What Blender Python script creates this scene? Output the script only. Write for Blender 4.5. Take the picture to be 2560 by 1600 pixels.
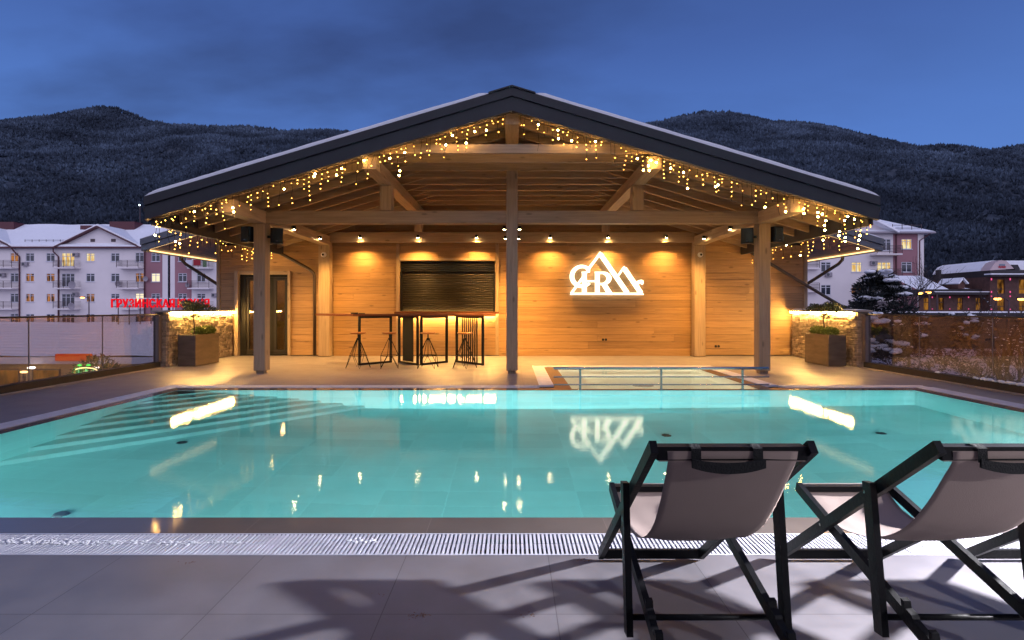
import bpy, math, random
import numpy as np
from mathutils import Vector, Matrix, noise as mnoise
R = math.radians
random.seed(7); rng = np.random.default_rng(7)
C = bpy.context.scene.collection
for o in list(bpy.data.objects): bpy.data.objects.remove(o)
# ------------------------------------------------------------------ camera
sc = bpy.context.scene
cam_d = bpy.data.cameras.new('camera'); cam = bpy.data.objects.new('camera', cam_d); C.objects.link(cam)
cam.location = (0, 0, 1.3); cam.rotation_euler = (R(90), 0, 0)
cam_d.sensor_width = 36; cam_d.lens = 1350/2560*36; cam_d.shift_y = -31/2560
cam_d.clip_start = 0.05; cam_d.clip_end = 6000
sc.camera = cam
F, H, HY = 1350.0, 1.3, 769.0
# ------------------------------------------------------------------ colour management
sc.view_settings.view_transform = 'Standard'; sc.view_settings.look = 'None'
sc.view_settings.exposure = 0; sc.view_settings.gamma = 1
sc.cycles.max_bounces = 10; sc.cycles.transmission_bounces = 6; sc.cycles.transparent_max_bounces = 10
sc.cycles.sample_clamp_indirect = 4.0; sc.cycles.caustics_reflective = False; sc.cycles.caustics_refractive = False
sc.cycles.use_denoising = True
# ------------------------------------------------------------------ world (dusk sky, afterglow behind the camera)
w = bpy.data.worlds.new('World'); sc.world = w; w.use_nodes = True
nt = w.node_tree; nt.nodes.clear()
def N(t, tree, **kw):
    n = tree.nodes.new(t)
    for k, v in kw.items():
        if k.startswith('i_'): n.inputs[int(k[2:])].default_value = v
        else: setattr(n, k, v)
    return n
L = nt.links.new
tc = N('ShaderNodeTexCoord', nt); sep = N('ShaderNodeSeparateXYZ', nt); L(tc.outputs['Generated'], sep.inputs[0])
ramp = N('ShaderNodeValToRGB', nt); L(sep.outputs[2], ramp.inputs[0])
e = ramp.color_ramp.elements
e[0].position = 0.0; e[0].color = (.13, .27, .66, 1)
e[1].position = .62; e[1].color = (.040, .080, .25, 1)
x = e.new(.27); x.color = (.092, .205, .58, 1)
x = e.new(.42); x.color = (.062, .130, .40, 1)
div = N('ShaderNodeMath', nt, operation='ADD', i_1=.25); L(sep.outputs[2], div.inputs[0])
vd = N('ShaderNodeVectorMath', nt, operation='DIVIDE'); L(tc.outputs['Generated'], vd.inputs[0])
cmb = N('ShaderNodeCombineXYZ', nt)
for i in range(3): L(div.outputs[0], cmb.inputs[i])
L(cmb.outputs[0], vd.inputs[1])
mp = N('ShaderNodeMapping', nt); mp.inputs['Scale'].default_value = (1.0, 1.7, 1); mp.inputs['Rotation'].default_value = (0, 0, .3); L(vd.outputs[0], mp.inputs[0])
nz = N('ShaderNodeTexNoise', nt); nz.inputs['Scale'].default_value = 1.3; nz.inputs['Detail'].default_value = 6; nz.inputs['Roughness'].default_value = .5; L(mp.outputs[0], nz.inputs['Vector'])
nr = N('ShaderNodeMapRange', nt); nr.inputs[1].default_value = .42; nr.inputs[2].default_value = .66; L(nz.outputs[0], nr.inputs[0])
xr = N('ShaderNodeMapRange', nt); xr.inputs[1].default_value = .75; xr.inputs[2].default_value = -.1; L(sep.outputs[0], xr.inputs[0])
mul = N('ShaderNodeMath', nt, operation='MULTIPLY'); L(nr.outputs[0], mul.inputs[0]); L(xr.outputs[0], mul.inputs[1])
mc = N('ShaderNodeMix', nt, data_type='RGBA', blend_type='MULTIPLY'); L(mul.outputs[0], mc.inputs[0]); L(ramp.outputs[0], mc.inputs[6]); mc.inputs[7].default_value = (.62, .56, .55, 1)
bk = N('ShaderNodeMapRange', nt, interpolation_type='SMOOTHSTEP'); bk.inputs[1].default_value = .15; bk.inputs[2].default_value = -.75; L(sep.outputs[1], bk.inputs[0])
mb = N('ShaderNodeMix', nt, data_type='RGBA'); L(bk.outputs[0], mb.inputs[0]); L(mc.outputs[2], mb.inputs[6]); mb.inputs[7].default_value = (1.0, .98, 1.36, 1)
bg = N('ShaderNodeBackground', nt); L(mb.outputs[2], bg.inputs[0]); bg.inputs[1].default_value = 1.0
wo = N('ShaderNodeOutputWorld', nt); L(bg.outputs[0], wo.inputs[0])
# ------------------------------------------------------------------ large lamps
def light(name, typ, loc, power, color, parent=None, rot=None, aim=None, **kw):
    d = bpy.data.lights.new(name, typ); d.energy = power; d.color = color
    for k, v in kw.items(): setattr(d, k, v)
    o = bpy.data.objects.new(name, d); C.objects.link(o); o.location = loc
    if aim is not None: o.rotation_euler = (Vector(aim)-Vector(loc)).to_track_quat('-Z', 'Y').to_euler()
    elif rot: o.rotation_euler = rot
    if parent: o.parent = parent; o.location = Vector(loc)-Vector(org.get(parent, (0, 0, 0)))
    return o
org = {}
WARM = (1.0, .56, .17)
light('facade_flood_light', 'SPOT', (7.97, -3.17, 3.9), 2200, (.97, .95, 1), aim=(2.9, 2.3, 0), spot_size=R(40), spot_blend=1.0, shadow_soft_size=.07)
light('side_flood_light', 'SPOT', (5.6, 3.05, 1.8), 7000, (.97, .95, 1), aim=(3.1, 1.8, 0), spot_size=R(92), spot_blend=1.0, shadow_soft_size=.07)
for xx in (-4.3, -1.9, .6, 3.0, 5.4):
    light('pool_light', 'AREA', (xx, 3.45, -.98), 130, (.54, .95, 1.0), rot=(R(87), 0, 0), shape='DISK', size=.5)
light('pool_light', 'AREA', (6.28, 6.4, -.95), 40, (.54, .95, 1.0), rot=(R(84), 0, R(90)), shape='DISK', size=.4)
for xx in (1.7, 3.2):
    light('spa_light', 'AREA', (xx, 8.75, -.3), 1700, (1.0, .93, .72), rot=(R(86), 0, 0), shape='DISK', size=.25)
# ------------------------------------------------------------------ materials
def mat(name, col, rough=.6, metal=0, spec=.5, var=0, vscale=6, stretch=(1, 1, 1), bump=0, bscale=20, emit=None, estr=0, island=0, coat=0, detail=5):
    m = bpy.data.materials.new(name); m.use_nodes = True; t = m.node_tree; b = t.nodes['Principled BSDF']
    b.inputs['Base Color'].default_value = (*col, 1); b.inputs['Roughness'].default_value = rough
    b.inputs['Metallic'].default_value = metal; b.inputs['Specular IOR Level'].default_value = spec
    if coat: b.inputs['Coat Weight'].default_value = coat; b.inputs['Coat Roughness'].default_value = .06
    if emit: b.inputs['Emission Color'].default_value = (*emit, 1); b.inputs['Emission Strength'].default_value = estr
    lk = t.links.new
    if var or bump or island:
        tcn = N('ShaderNodeTexCoord', t); mpn = N('ShaderNodeMapping', t); mpn.inputs['Scale'].default_value = stretch; lk(tcn.outputs['Object'], mpn.inputs[0])
    cur = None
    if var:
        n1 = N('ShaderNodeTexNoise', t); n1.inputs['Scale'].default_value = vscale; n1.inputs['Detail'].default_value = detail; lk(mpn.outputs[0], n1.inputs['Vector'])
        r = N('ShaderNodeMapRange', t); r.inputs[1].default_value = .3; r.inputs[2].default_value = .7; r.inputs[3].default_value = 1-var; r.inputs[4].default_value = 1+var; lk(n1.outputs[0], r.inputs[0])
        cur = r.outputs[0]
    if island:
        g = N('ShaderNodeNewGeometry', t); r2 = N('ShaderNodeMapRange', t); r2.inputs[3].default_value = 1-island; r2.inputs[4].default_value = 1+island; lk(g.outputs['Random Per Island'], r2.inputs[0])
        if cur:
            mm = N('ShaderNodeMath', t, operation='MULTIPLY'); lk(cur, mm.inputs[0]); lk(r2.outputs[0], mm.inputs[1]); cur = mm.outputs[0]
        else: cur = r2.outputs[0]
    if cur:
        vm = N('ShaderNodeVectorMath', t, operation='SCALE'); vm.inputs[0].default_value = col; lk(cur, vm.inputs[3]); lk(vm.outputs[0], b.inputs['Base Color'])
    if bump:
        n2 = N('ShaderNodeTexNoise', t); n2.inputs['Scale'].default_value = bscale; n2.inputs['Detail'].default_value = 4; lk(mpn.outputs[0], n2.inputs['Vector'])
        bn = N('ShaderNodeBump', t); bn.inputs['Strength'].default_value = bump; bn.inputs['Distance'].default_value = .02; lk(n2.outputs[0], bn.inputs['Height']); lk(bn.outputs[0], b.inputs['Normal'])
    return m
def wood(name, col, axis, island=.12, rough=.55, knots=.42):
    m = bpy.data.materials.new(name); m.use_nodes = True; t = m.node_tree; b = t.nodes['Principled BSDF']; lk = t.links.new
    b.inputs['Roughness'].default_value = rough; b.inputs['Specular IOR Level'].default_value = .35
    st = [9, 9, 9]; st[axis] = .5
    tcn = N('ShaderNodeTexCoord', t); g = N('ShaderNodeNewGeometry', t)
    off = N('ShaderNodeVectorMath', t, operation='SCALE'); off.inputs[0].default_value = (37, 53, 71); lk(g.outputs['Random Per Island'], off.inputs[3])
    ad = N('ShaderNodeVectorMath', t, operation='ADD'); lk(tcn.outputs['Object'], ad.inputs[0]); lk(off.outputs[0], ad.inputs[1])
    mpn = N('ShaderNodeMapping', t); mpn.inputs['Scale'].default_value = st; lk(ad.outputs[0], mpn.inputs[0])
    n1 = N('ShaderNodeTexNoise', t); n1.inputs['Scale'].default_value = 3.2; n1.inputs['Detail'].default_value = 7; n1.inputs['Distortion'].default_value = .6; lk(mpn.outputs[0], n1.inputs['Vector'])
    r = N('ShaderNodeMapRange', t); r.inputs[1].default_value = .3; r.inputs[2].default_value = .7; r.inputs[3].default_value = .80; r.inputs[4].default_value = 1.14; lk(n1.outputs[0], r.inputs[0])
    r2 = N('ShaderNodeMapRange', t); r2.inputs[3].default_value = 1-island; r2.inputs[4].default_value = 1+island; lk(g.outputs['Random Per Island'], r2.inputs[0])
    mm = N('ShaderNodeMath', t, operation='MULTIPLY'); lk(r.outputs[0], mm.inputs[0]); lk(r2.outputs[0], mm.inputs[1])
    # knots
    s2 = [5.5, 5.5, 5.5]; s2[axis] = 1.9
    mk = N('ShaderNodeMapping', t); mk.inputs['Scale'].default_value = s2; lk(ad.outputs[0], mk.inputs[0])
    vo = N('ShaderNodeTexVoronoi', t); vo.inputs['Scale'].default_value = 1.0; vo.inputs['Randomness'].default_value = 1; lk(mk.outputs[0], vo.inputs['Vector'])
    rk = N('ShaderNodeMapRange', t); rk.inputs[1].default_value = .07; rk.inputs[2].default_value = .16; rk.inputs[3].default_value = 1-knots; rk.inputs[4].default_value = 1; lk(vo.outputs[0], rk.inputs[0])
    m2 = N('ShaderNodeMath', t, operation='MULTIPLY'); lk(mm.outputs[0], m2.inputs[0]); lk(rk.outputs[0], m2.inputs[1])
    vm = N('ShaderNodeVectorMath', t, operation='SCALE'); vm.inputs[0].default_value = col; lk(m2.outputs[0], vm.inputs[3]); lk(vm.outputs[0], b.inputs['Base Color'])
    bn = N('ShaderNodeBump', t); bn.inputs['Strength'].default_value = .25; bn.inputs['Distance'].default_value = .004; lk(n1.outputs[0], bn.inputs['Height']); lk(bn.outputs[0], b.inputs['Normal'])
    return m
def tiles(name, col, tw, th, ox, oy, line=.004, dark=.35, rough=.5, axes=(0, 1), var=.12, vs=1.5, coat=0, lighter=False, spec=.5, brick=0):
    m = mat(name, col, rough, spec=spec, coat=coat); t = m.node_tree; b = t.nodes['Principled BSDF']; lk = t.links.new
    g = N('ShaderNodeNewGeometry', t); s = N('ShaderNodeSeparateXYZ', t); lk(g.outputs['Position'], s.inputs[0])
    n1 = N('ShaderNodeTexNoise', t); n1.inputs['Scale'].default_value = vs; n1.inputs['Detail'].default_value = 8; n1.inputs['Roughness'].default_value = .6; lk(g.outputs['Position'], n1.inputs['Vector'])
    outs = []; cells = []
    for a, wd, o in ((axes[0], tw, ox), (axes[1], th, oy)):
        m1 = N('ShaderNodeMath', t, operation='MULTIPLY_ADD'); m1.inputs[1].default_value = 1/wd; m1.inputs[2].default_value = -o/wd+1000; lk(s.outputs[a], m1.inputs[0])
        fr = N('ShaderNodeMath', t, operation='FRACT'); lk(m1.outputs[0], fr.inputs[0])
        fl = N('ShaderNodeMath', t, operation='FLOOR'); lk(m1.outputs[0], fl.inputs[0]); cells.append(fl.outputs[0])
        lt = N('ShaderNodeMath', t, operation='LESS_THAN'); lt.inputs[1].default_value = line/wd; lk(fr.outputs[0], lt.inputs[0]); outs.append(lt.outputs[0])
    mx = N('ShaderNodeMath', t, operation='MAXIMUM'); lk(outs[0], mx.inputs[0]); lk(outs[1], mx.inputs[1])
    cc = N('ShaderNodeCombineXYZ', t); lk(cells[0], cc.inputs[0]); lk(cells[1], cc.inputs[1])
    wn = N('ShaderNodeTexWhiteNoise', t, noise_dimensions='3D'); lk(cc.outputs[0], wn.inputs[0])
    r = N('ShaderNodeMapRange', t); r.inputs[1].default_value = .3; r.inputs[2].default_value = .7; r.inputs[3].default_value = 1-var; r.inputs[4].default_value = 1+var; lk(n1.outputs[0], r.inputs[0])
    r3 = N('ShaderNodeMapRange', t); r3.inputs[3].default_value = .93; r3.inputs[4].default_value = 1.07; lk(wn.outputs[0], r3.inputs[0])
    mm = N('ShaderNodeMath', t, operation='MULTIPLY'); lk(r.outputs[0], mm.inputs[0]); lk(r3.outputs[0], mm.inputs[1])
    vm = N('ShaderNodeVectorMath', t, operation='SCALE'); vm.inputs[0].default_value = col; lk(mm.outputs[0], vm.inputs[3])
    mi = N('ShaderNodeMix', t, data_type='RGBA'); lk(mx.outputs[0], mi.inputs[0]); lk(vm.outputs[0], mi.inputs[6])
    mi.inputs[7].default_value = (*[c*dark for c in col], 1); lk(mi.outputs[2], b.inputs['Base Color'])
    rr = N('ShaderNodeMapRange', t); rr.inputs[1].default_value = .35; rr.inputs[2].default_value = .65; rr.inputs[3].default_value = rough*.8; rr.inputs[4].default_value = rough*1.25; lk(n1.outputs[0], rr.inputs[0]); lk(rr.outputs[0], b.inputs['Roughness'])
    return m
def emis(name, col, s):
    m = bpy.data.materials.new(name); m.use_nodes = True; t = m.node_tree; t.nodes.clear()
    e_ = N('ShaderNodeEmission', t); e_.inputs[0].default_value = (*col, 1); e_.inputs[1].default_value = s
    o_ = N('ShaderNodeOutputMaterial', t); t.links.new(e_.outputs[0], o_.inputs[0]); return m
def glass(name, col, rough=0, ior=1.33, bump=0, bscale=3, strech=(1, 1, 1)):
    m = bpy.data.materials.new(name); m.use_nodes = True; t = m.node_tree; b = t.nodes['Principled BSDF']
    b.inputs['Base Color'].default_value = (*col, 1); b.inputs['Roughness'].default_value = rough; b.inputs['IOR'].default_value = ior; b.inputs['Transmission Weight'].default_value = 1
    if bump:
        tcn = N('ShaderNodeTexCoord', t); hs = []
        for sc_, am in ((bscale, 1), (bscale*3.3, .35)):
            mpn = N('ShaderNodeMapping', t); mpn.inputs['Scale'].default_value = strech; t.links.new(tcn.outputs['Object'], mpn.inputs[0])
            n = N('ShaderNodeTexNoise', t); n.inputs['Scale'].default_value = sc_; n.inputs['Detail'].default_value = 3; t.links.new(mpn.outputs[0], n.inputs['Vector'])
            q = N('ShaderNodeMath', t, operation='MULTIPLY', i_1=am); t.links.new(n.outputs[0], q.inputs[0]); hs.append(q)
        s_ = N('ShaderNodeMath', t, operation='ADD'); t.links.new(hs[0].outputs[0], s_.inputs[0]); t.links.new(hs[1].outputs[0], s_.inputs[1])
        bn = N('ShaderNodeBump', t); bn.inputs['Strength'].default_value = 1; bn.inputs['Distance'].default_value = bump; t.links.new(s_.outputs[0], bn.inputs['Height']); t.links.new(bn.outputs[0], b.inputs['Normal'])
    return m
def pane(name, tint, refl=1.0, rough=0, wob=0):
    m = bpy.data.materials.new(name); m.use_nodes = True; t = m.node_tree; t.nodes.clear(); lk = t.links.new
    tr = N('ShaderNodeBsdfTransparent', t); tr.inputs[0].default_value = (*tint, 1)
    gl = N('ShaderNodeBsdfGlossy', t); gl.inputs['Roughness'].default_value = rough; gl.inputs[0].default_value = (1, 1, 1, 1)
    lw = N('ShaderNodeLayerWeight', t); lw.inputs[0].default_value = .5
    pw = N('ShaderNodeMath', t, operation='POWER'); pw.inputs[1].default_value = 3.5; lk(lw.outputs['Facing'], pw.inputs[0])
    r = N('ShaderNodeMath', t, operation='MULTIPLY_ADD', use_clamp=True); r.inputs[1].default_value = .95; r.inputs[2].default_value = .05*refl; lk(pw.outputs[0], r.inputs[0])
    if wob:
        tcn = N('ShaderNodeTexCoord', t); n = N('ShaderNodeTexNoise', t); n.inputs['Scale'].default_value = 1.2; lk(tcn.outputs['Object'], n.inputs['Vector'])
        bn = N('ShaderNodeBump', t); bn.inputs['Distance'].default_value = wob; lk(n.outputs[0], bn.inputs['Height']); lk(bn.outputs[0], gl.inputs['Normal'])
    mx = N('ShaderNodeMixShader', t); lk(r.outputs[0], mx.inputs[0]); lk(tr.outputs[0], mx.inputs[1]); lk(gl.outputs[0], mx.inputs[2])
    o_ = N('ShaderNodeOutputMaterial', t); lk(mx.outputs[0], o_.inputs[0]); return m
WC = (.39, .30, .205)
M = dict(
 wall=wood('pine_planks', (.37, .235, .118), 0, .15),
 wood_x=wood('beam_wood_x', WC, 0, .05), wood_y=wood('beam_wood_y', WC, 1, .05), wood_z=wood('beam_wood_z', WC, 2, .05),
 ceiling=wood('ceiling_boards', (.30, .22, .135), 0, .1), soffit=wood('soffit_boards', (.22, .125, .075), 1, .1),
 fascia=mat('fascia_metal', (.030, .030, .038), .5, var=.1, vscale=3), fascia2=mat('side_fascia_metal', (.12, .135, .165), .5, var=.1),
 snow=mat('snow', (.88, .89, .93), .7, var=.04, vscale=3, bump=.4, bscale=5),
 black=mat('black_metal', (.008, .008, .008), .6, spec=.2, var=.2), blackp=mat('black_paint', (.006, .006, .008), .5, spec=.15, var=.25, vscale=12, bump=.1, bscale=60),
 dark=mat('anthracite', (.020, .019, .020), .6, spec=.25), shutter=mat('shutter_metal', (.010, .008, .007), .5, spec=.25, var=.08),
 gutter=mat('gutter_metal', (.07, .05, .04), .45, metal=.2),
 steel=mat('polished_steel', (.62, .60, .58), .14, metal=1), lamp_on=emis('lamp_on', (1, .66, .30), 160), bulb=emis('bulb_on', (1, .48, .075), 17), bulb2=emis('bright_bulb_on', (1, .52, .12), 190),
 led=emis('warm_led', (1, .54, .14), 300), led2=emis('eaves_led', (1, .62, .26), 2.6), sign=emis('sign_light', (1, .84, .58), 3.0),
 white=mat('white_plastic', (.78, .78, .78), .45), grate=mat('white_grating', (.66, .66, .74), .5, var=.12, vscale=5),
 stone=mat('split_stone', (.36, .29, .22), .8, var=.3, vscale=14, bump=.8, bscale=30, island=.28), cap=mat('stone_cap', (.30, .26, .23), .6, var=.1),
 planter=mat('planter_slate', (.10, .078, .062), .5, var=.3, vscale=2.5, stretch=(1, 1, 4), bump=.2, bscale=8), soil=mat('soil', (.05, .03, .02), .9, var=.3, vscale=40),
 needle=mat('pine_needles', (.035, .05, .018), .6, island=.4), leaf=mat('shrub_leaves', (.10, .15, .03), .55, island=.5), bark=mat('bark', (.05, .035, .03), .9, var=.3, vscale=30),
 table=wood('table_slab', (.15, .045, .016), 0, .1, .8), seat=wood('stool_seat', (.42, .17, .05), 0, .1, .4),
 canvas=mat('taupe_canvas', (.32, .245, .22), .85, var=.05, vscale=4, bump=.15, bscale=300), web=mat('black_webbing', (.006, .006, .007), .9, bump=.5, bscale=200),
 glassr=pane('fence_glass', (.70, .67, .68), 1.9, wob=.003), door_glass=pane('door_glass', (.62, .56, .50), 2.2),
 kerb=mat('dark_kerb', (.022, .019, .018), .6, var=.2), rail=mat('rail_metal', (.035, .030, .030), .35, metal=.4),
 coping=tiles('coping_tiles', (.15, .125, .115), 1.06, 30, -.5, 0, .004, 1.3, .07, var=.10, spec=.6),
 deck=tiles('deck_tiles', (.185, .175, .196), .742, 1.10, .187, 2.288-1.1, .0035, .45, .40, var=.20, vs=2.2),
 pool=tiles('pool_tiles', (.46, .74, .73), .62, .31, 0, 0, .007, 1.10, .5, var=.09, vs=1.2), pool_v=tiles('pool_wall_tiles', (.50, .80, .78), .62, .31, 0, 0, .008, 1.15, .5, axes=(0, 2), var=.04),
 pool_vy=tiles('pool_side_tiles', (.42, .72, .70), .62, .31, 0, 0, .008, 1.15, .5, axes=(1, 2), var=.04),
 spa=tiles('spa_tiles', (.74, .72, .62), .3, .3, 0, 0, .006, .92, .5, var=.04),
 water=glass('pool_water', (.62, .93, .92), .006, 1.33, .00042, 16, (1, 1, 1)),
 wgrey=mat('render_white', (.76, .70, .69), .8, var=.05, vscale=.4), pink=mat('render_pink', (.33, .16, .18), .8, var=.06, vscale=.5), maroon=mat('maroon_metal', (.08, .012, .02), .5, var=.2),
 winframe=mat('window_white', (.62, .62, .68), .5), win=mat('window_dark', (.03, .035, .05), .12, var=.5, vscale=1.1), shade=mat('window_reveal', (.30, .27, .30), .8),
 win_lit=None, railb=mat('balcony_rail', (.06, .035, .04), .5), brick=mat('dark_brick', (.10, .045, .035), .8, var=.25, vscale=3), darkroof=mat('dark_roof', (.02, .015, .018), .6),
 red=emis('red_letter', (1, .008, .02), .85), red_side=mat('red_plastic', (.35, .01, .02), .4, emit=(.8, .01, .02), estr=.35), street=emis('street_lamp_on', (1, .36, .07), 9), pinkled=emis('pink_led', (1, .12, .35), 1.0),
 green=emis('green_lamp', (.04, 1, .12), 3), warmwin=emis('warm_window', (1, .55, .16), .55), cream=emis('cream_window', (1, .86, .55), 1.1), litwall=mat('lit_wall', (.55, .36, .16), .8, var=.2),
 grass=None)
def litwin(name, a, b, s):
    m = bpy.data.materials.new(name); m.use_nodes = True; t = m.node_tree; t.nodes.clear(); lk = t.links.new
    tcn = N('ShaderNodeTexCoord', t); mpn = N('ShaderNodeMapping', t); mpn.inputs['Scale'].default_value = (2.2, 1, .5); lk(tcn.outputs['Object'], mpn.inputs[0])
    n = N('ShaderNodeTexNoise', t); n.inputs['Scale'].default_value = 1.6; lk(mpn.outputs[0], n.inputs['Vector'])
    r = N('ShaderNodeValToRGB', t); r.color_ramp.elements[0].position = .38; r.color_ramp.elements[0].color = (*a, 1); r.color_ramp.elements[1].position = .62; r.color_ramp.elements[1].color = (*b, 1); lk(n.outputs[0], r.inputs[0])
    e_ = N('ShaderNodeEmission', t); e_.inputs[1].default_value = s; lk(r.outputs[0], e_.inputs[0]); o_ = N('ShaderNodeOutputMaterial', t); lk(e_.outputs[0], o_.inputs[0]); return m
M['win_lit'] = litwin('window_lit', (.75, .42, .10), (1, .88, .50), .95)
M['win_dim'] = litwin('window_dim', (.02, .02, .03), (.55, .22, .07), .8)
M['brick_win'] = litwin('hotel_window', (.06, .025, .008), (.65, .27, .045), .5)
# ------------------------------------------------------------------ mesh builder
class MB:
    def __init__(s): s.v = []; s.f = []
    def add(s, vs, fs):
        n = len(s.v); s.v += [tuple(p) for p in vs]; s.f += [tuple(i+n for i in f) for f in fs]; return s
    def box(s, x0, x1, y0, y1, z0, z1, bev=0):
        if bev:
            x0, x1 = min(x0, x1), max(x0, x1); y0, y1 = min(y0, y1), max(y0, y1); z0, z1 = min(z0, z1), max(z0, z1); b = bev; vs = []; fs = []
            def q(a, bb, c, d): fs.append((a, bb, c, d))
            P = {}
            for ix, X in enumerate((x0, x1)):
                for iy, Y in enumerate((y0, y1)):
                    for iz, Z in enumerate((z0, z1)):
                        sx, sy, sz = (1, -1)[ix], (1, -1)[iy], (1, -1)[iz]
                        P[ix, iy, iz, 0] = len(vs); vs.append((X, Y+sy*b, Z+sz*b))
                        P[ix, iy, iz, 1] = len(vs); vs.append((X+sx*b, Y, Z+sz*b))
                        P[ix, iy, iz, 2] = len(vs); vs.append((X+sx*b, Y+sy*b, Z))
            for i in (0, 1):
                q(P[i, 0, 0, 0], P[i, 1, 0, 0], P[i, 1, 1, 0], P[i, 0, 1, 0]); q(P[0, i, 0, 1], P[1, i, 0, 1], P[1, i, 1, 1], P[0, i, 1, 1]); q(P[0, 0, i, 2], P[1, 0, i, 2], P[1, 1, i, 2], P[0, 1, i, 2])
                for j in (0, 1):
                    q(P[i, j, 0, 0], P[i, j, 1, 0], P[i, j, 1, 1], P[i, j, 0, 1]); q(P[i, 0, j, 0], P[i, 1, j, 0], P[i, 1, j, 2], P[i, 0, j, 2]); q(P[0, i, j, 1], P[1, i, j, 1], P[1, i, j, 2], P[0, i, j, 2])
                    for k in (0, 1): fs.append((P[i, j, k, 0], P[i, j, k, 1], P[i, j, k, 2]))
            return s.add(vs, fs)
        return s.add([(x0, y0, z0), (x1, y0, z0), (x1, y1, z0), (x0, y1, z0), (x0, y0, z1), (x1, y0, z1), (x1, y1, z1), (x0, y1, z1)],
                     [(0, 3, 2, 1), (4, 5, 6, 7), (0, 1, 5, 4), (1, 2, 6, 5), (2, 3, 7, 6), (3, 0, 4, 7)])
    def prism(s, poly, a0, a1, axis=1):   # poly: 2D in the other two axes, extruded along axis
        n = len(poly)
        def P(p, a):
            return {0: (a, p[0], p[1]), 1: (p[0], a, p[1]), 2: (p[0], p[1], a)}[axis]
        return s.add([P(p, a0) for p in poly]+[P(p, a1) for p in poly], [tuple(range(n))[::-1], tuple(range(n, 2*n))]+[(i, (i+1) % n, n+(i+1) % n, n+i) for i in range(n)])
    def bar(s, p, q, w, h, up=(0, 0, 1)):
        p, q = Vector(p), Vector(q); d = (q-p).normalized(); u = Vector(up)
        if abs(d.dot(u)) > .99: u = Vector((0, 1, 0))
        sx = d.cross(u).normalized(); sz = sx.cross(d)
        vs = []
        for c in (p, q):
            for a, b in ((-1, -1), (1, -1), (1, 1), (-1, 1)): vs.append(c+sx*a*w/2+sz*b*h/2)
        return s.add(vs, [(3, 2, 1, 0), (4, 5, 6, 7), (0, 1, 5, 4), (1, 2, 6, 5), (2, 3, 7, 6), (3, 0, 4, 7)])
    def tube(s, pts, r, n=8, cap=True):
        pts = [Vector(p) for p in pts]; rs = r if isinstance(r, (list, tuple)) else [r]*len(pts); base = len(s.v); prev = None
        for i, p in enumerate(pts):
            d = ((pts[i+1] if i+1 < len(pts) else p)-(pts[i-1] if i else p)).normalized()
            if prev is None: a = d.orthogonal().normalized()
            else:
                a = prev-d*prev.dot(d); a = a.normalized() if a.length > 1e-5 else d.orthogonal().normalized()
            prev = a; b = d.cross(a)
            for k in range(n):
                t = 2*math.pi*k/n; s.v.append(tuple(p+(a*math.cos(t)+b*math.sin(t))*rs[i]))
        for i in range(len(pts)-1):
            for k in range(n): s.f.append((base+i*n+k, base+i*n+(k+1) % n, base+(i+1)*n+(k+1) % n, base+(i+1)*n+k))
        if cap:
            s.f.append(tuple(base+k for k in range(n))[::-1]); s.f.append(tuple(base+(len(pts)-1)*n+k for k in range(n)))
        return s
    def cyl(s, c, r, h, n=20, r2=None):
        c = Vector(c); return s.tube([c, c+Vector((0, 0, h))], [r, r if r2 is None else r2], n)
    def lathe(s, c, prof, n=20):
        base = len(s.v)
        for r, z in prof:
            for k in range(n):
                t = 2*math.pi*k/n; s.v.append((c[0]+r*math.cos(t), c[1]+r*math.sin(t), c[2]+z))
        for i in range(len(prof)-1):
            for k in range(n): s.f.append((base+i*n+k, base+i*n+(k+1) % n, base+(i+1)*n+(k+1) % n, base+(i+1)*n+k))
        return s
    def ball(s, c, r, nu=8, nv=5, sq=(1, 1, 1), jit=0):
        base = len(s.v)
        for j in range(nv+1):
            ph = math.pi*j/nv
            for i in range(nu):
                t = 2*math.pi*i/nu; k = 1+random.uniform(-jit, jit)
                s.v.append((c[0]+r*k*sq[0]*math.sin(ph)*math.cos(t), c[1]+r*k*sq[1]*math.sin(ph)*math.sin(t), c[2]+r*k*sq[2]*math.cos(ph)))
        for j in range(nv):
            for i in range(nu): s.f.append((base+j*nu+i, base+(j+1)*nu+i, base+(j+1)*nu+(i+1) % nu, base+j*nu+(i+1) % nu))
        return s
    def build(s, name, material, parent=None, smooth=False, recalc=True):
        o0 = Vector(org.get(parent, (0, 0, 0))) if parent else Vector((0, 0, 0))
        me = bpy.data.meshes.new(name); va = np.array(s.v, dtype=np.float64).reshape(-1, 3)-np.array(o0)
        me.from_pydata([tuple(p) for p in va], [], s.f)
        if recalc:
            import bmesh
            bm = bmesh.new(); bm.from_mesh(me); bmesh.ops.recalc_face_normals(bm, faces=bm.faces); bm.to_mesh(me); bm.free()
        if smooth: me.polygons.foreach_set('use_smooth', [True]*len(me.polygons))
        me.materials.append(material); o = bpy.data.objects.new(name, me); C.objects.link(o)
        if parent: o.parent = parent; org[o] = tuple(o0)
        return o
def thing(name, label, cat, loc=(0, 0, 0), group=None):
    o = bpy.data.objects.new(name, None); o.empty_display_size = .2; C.objects.link(o); o.location = loc; org[o] = tuple(loc)
    o['label'] = label; o['category'] = cat
    if group: o['group'] = group
    return o
def tag(o, label=None, cat=None, group=None, kind=None):
    if label: o['label'] = label
    if cat: o['category'] = cat
    if group: o['group'] = group
    if kind: o['kind'] = kind
    return o
def dup(o, loc=None, label=None, parent=None):
    c = o.copy(); C.objects.link(c)
    if parent: c.parent = parent
    if loc is not None: c.location = loc
    if label: c['label'] = label
    for ch in o.children: dup(ch, parent=c)
    return c
def px(x, y, Y): s = F/Y; return (x-1280)/s, H+(HY-y)/s       # a point of the plane at depth Y
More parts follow.
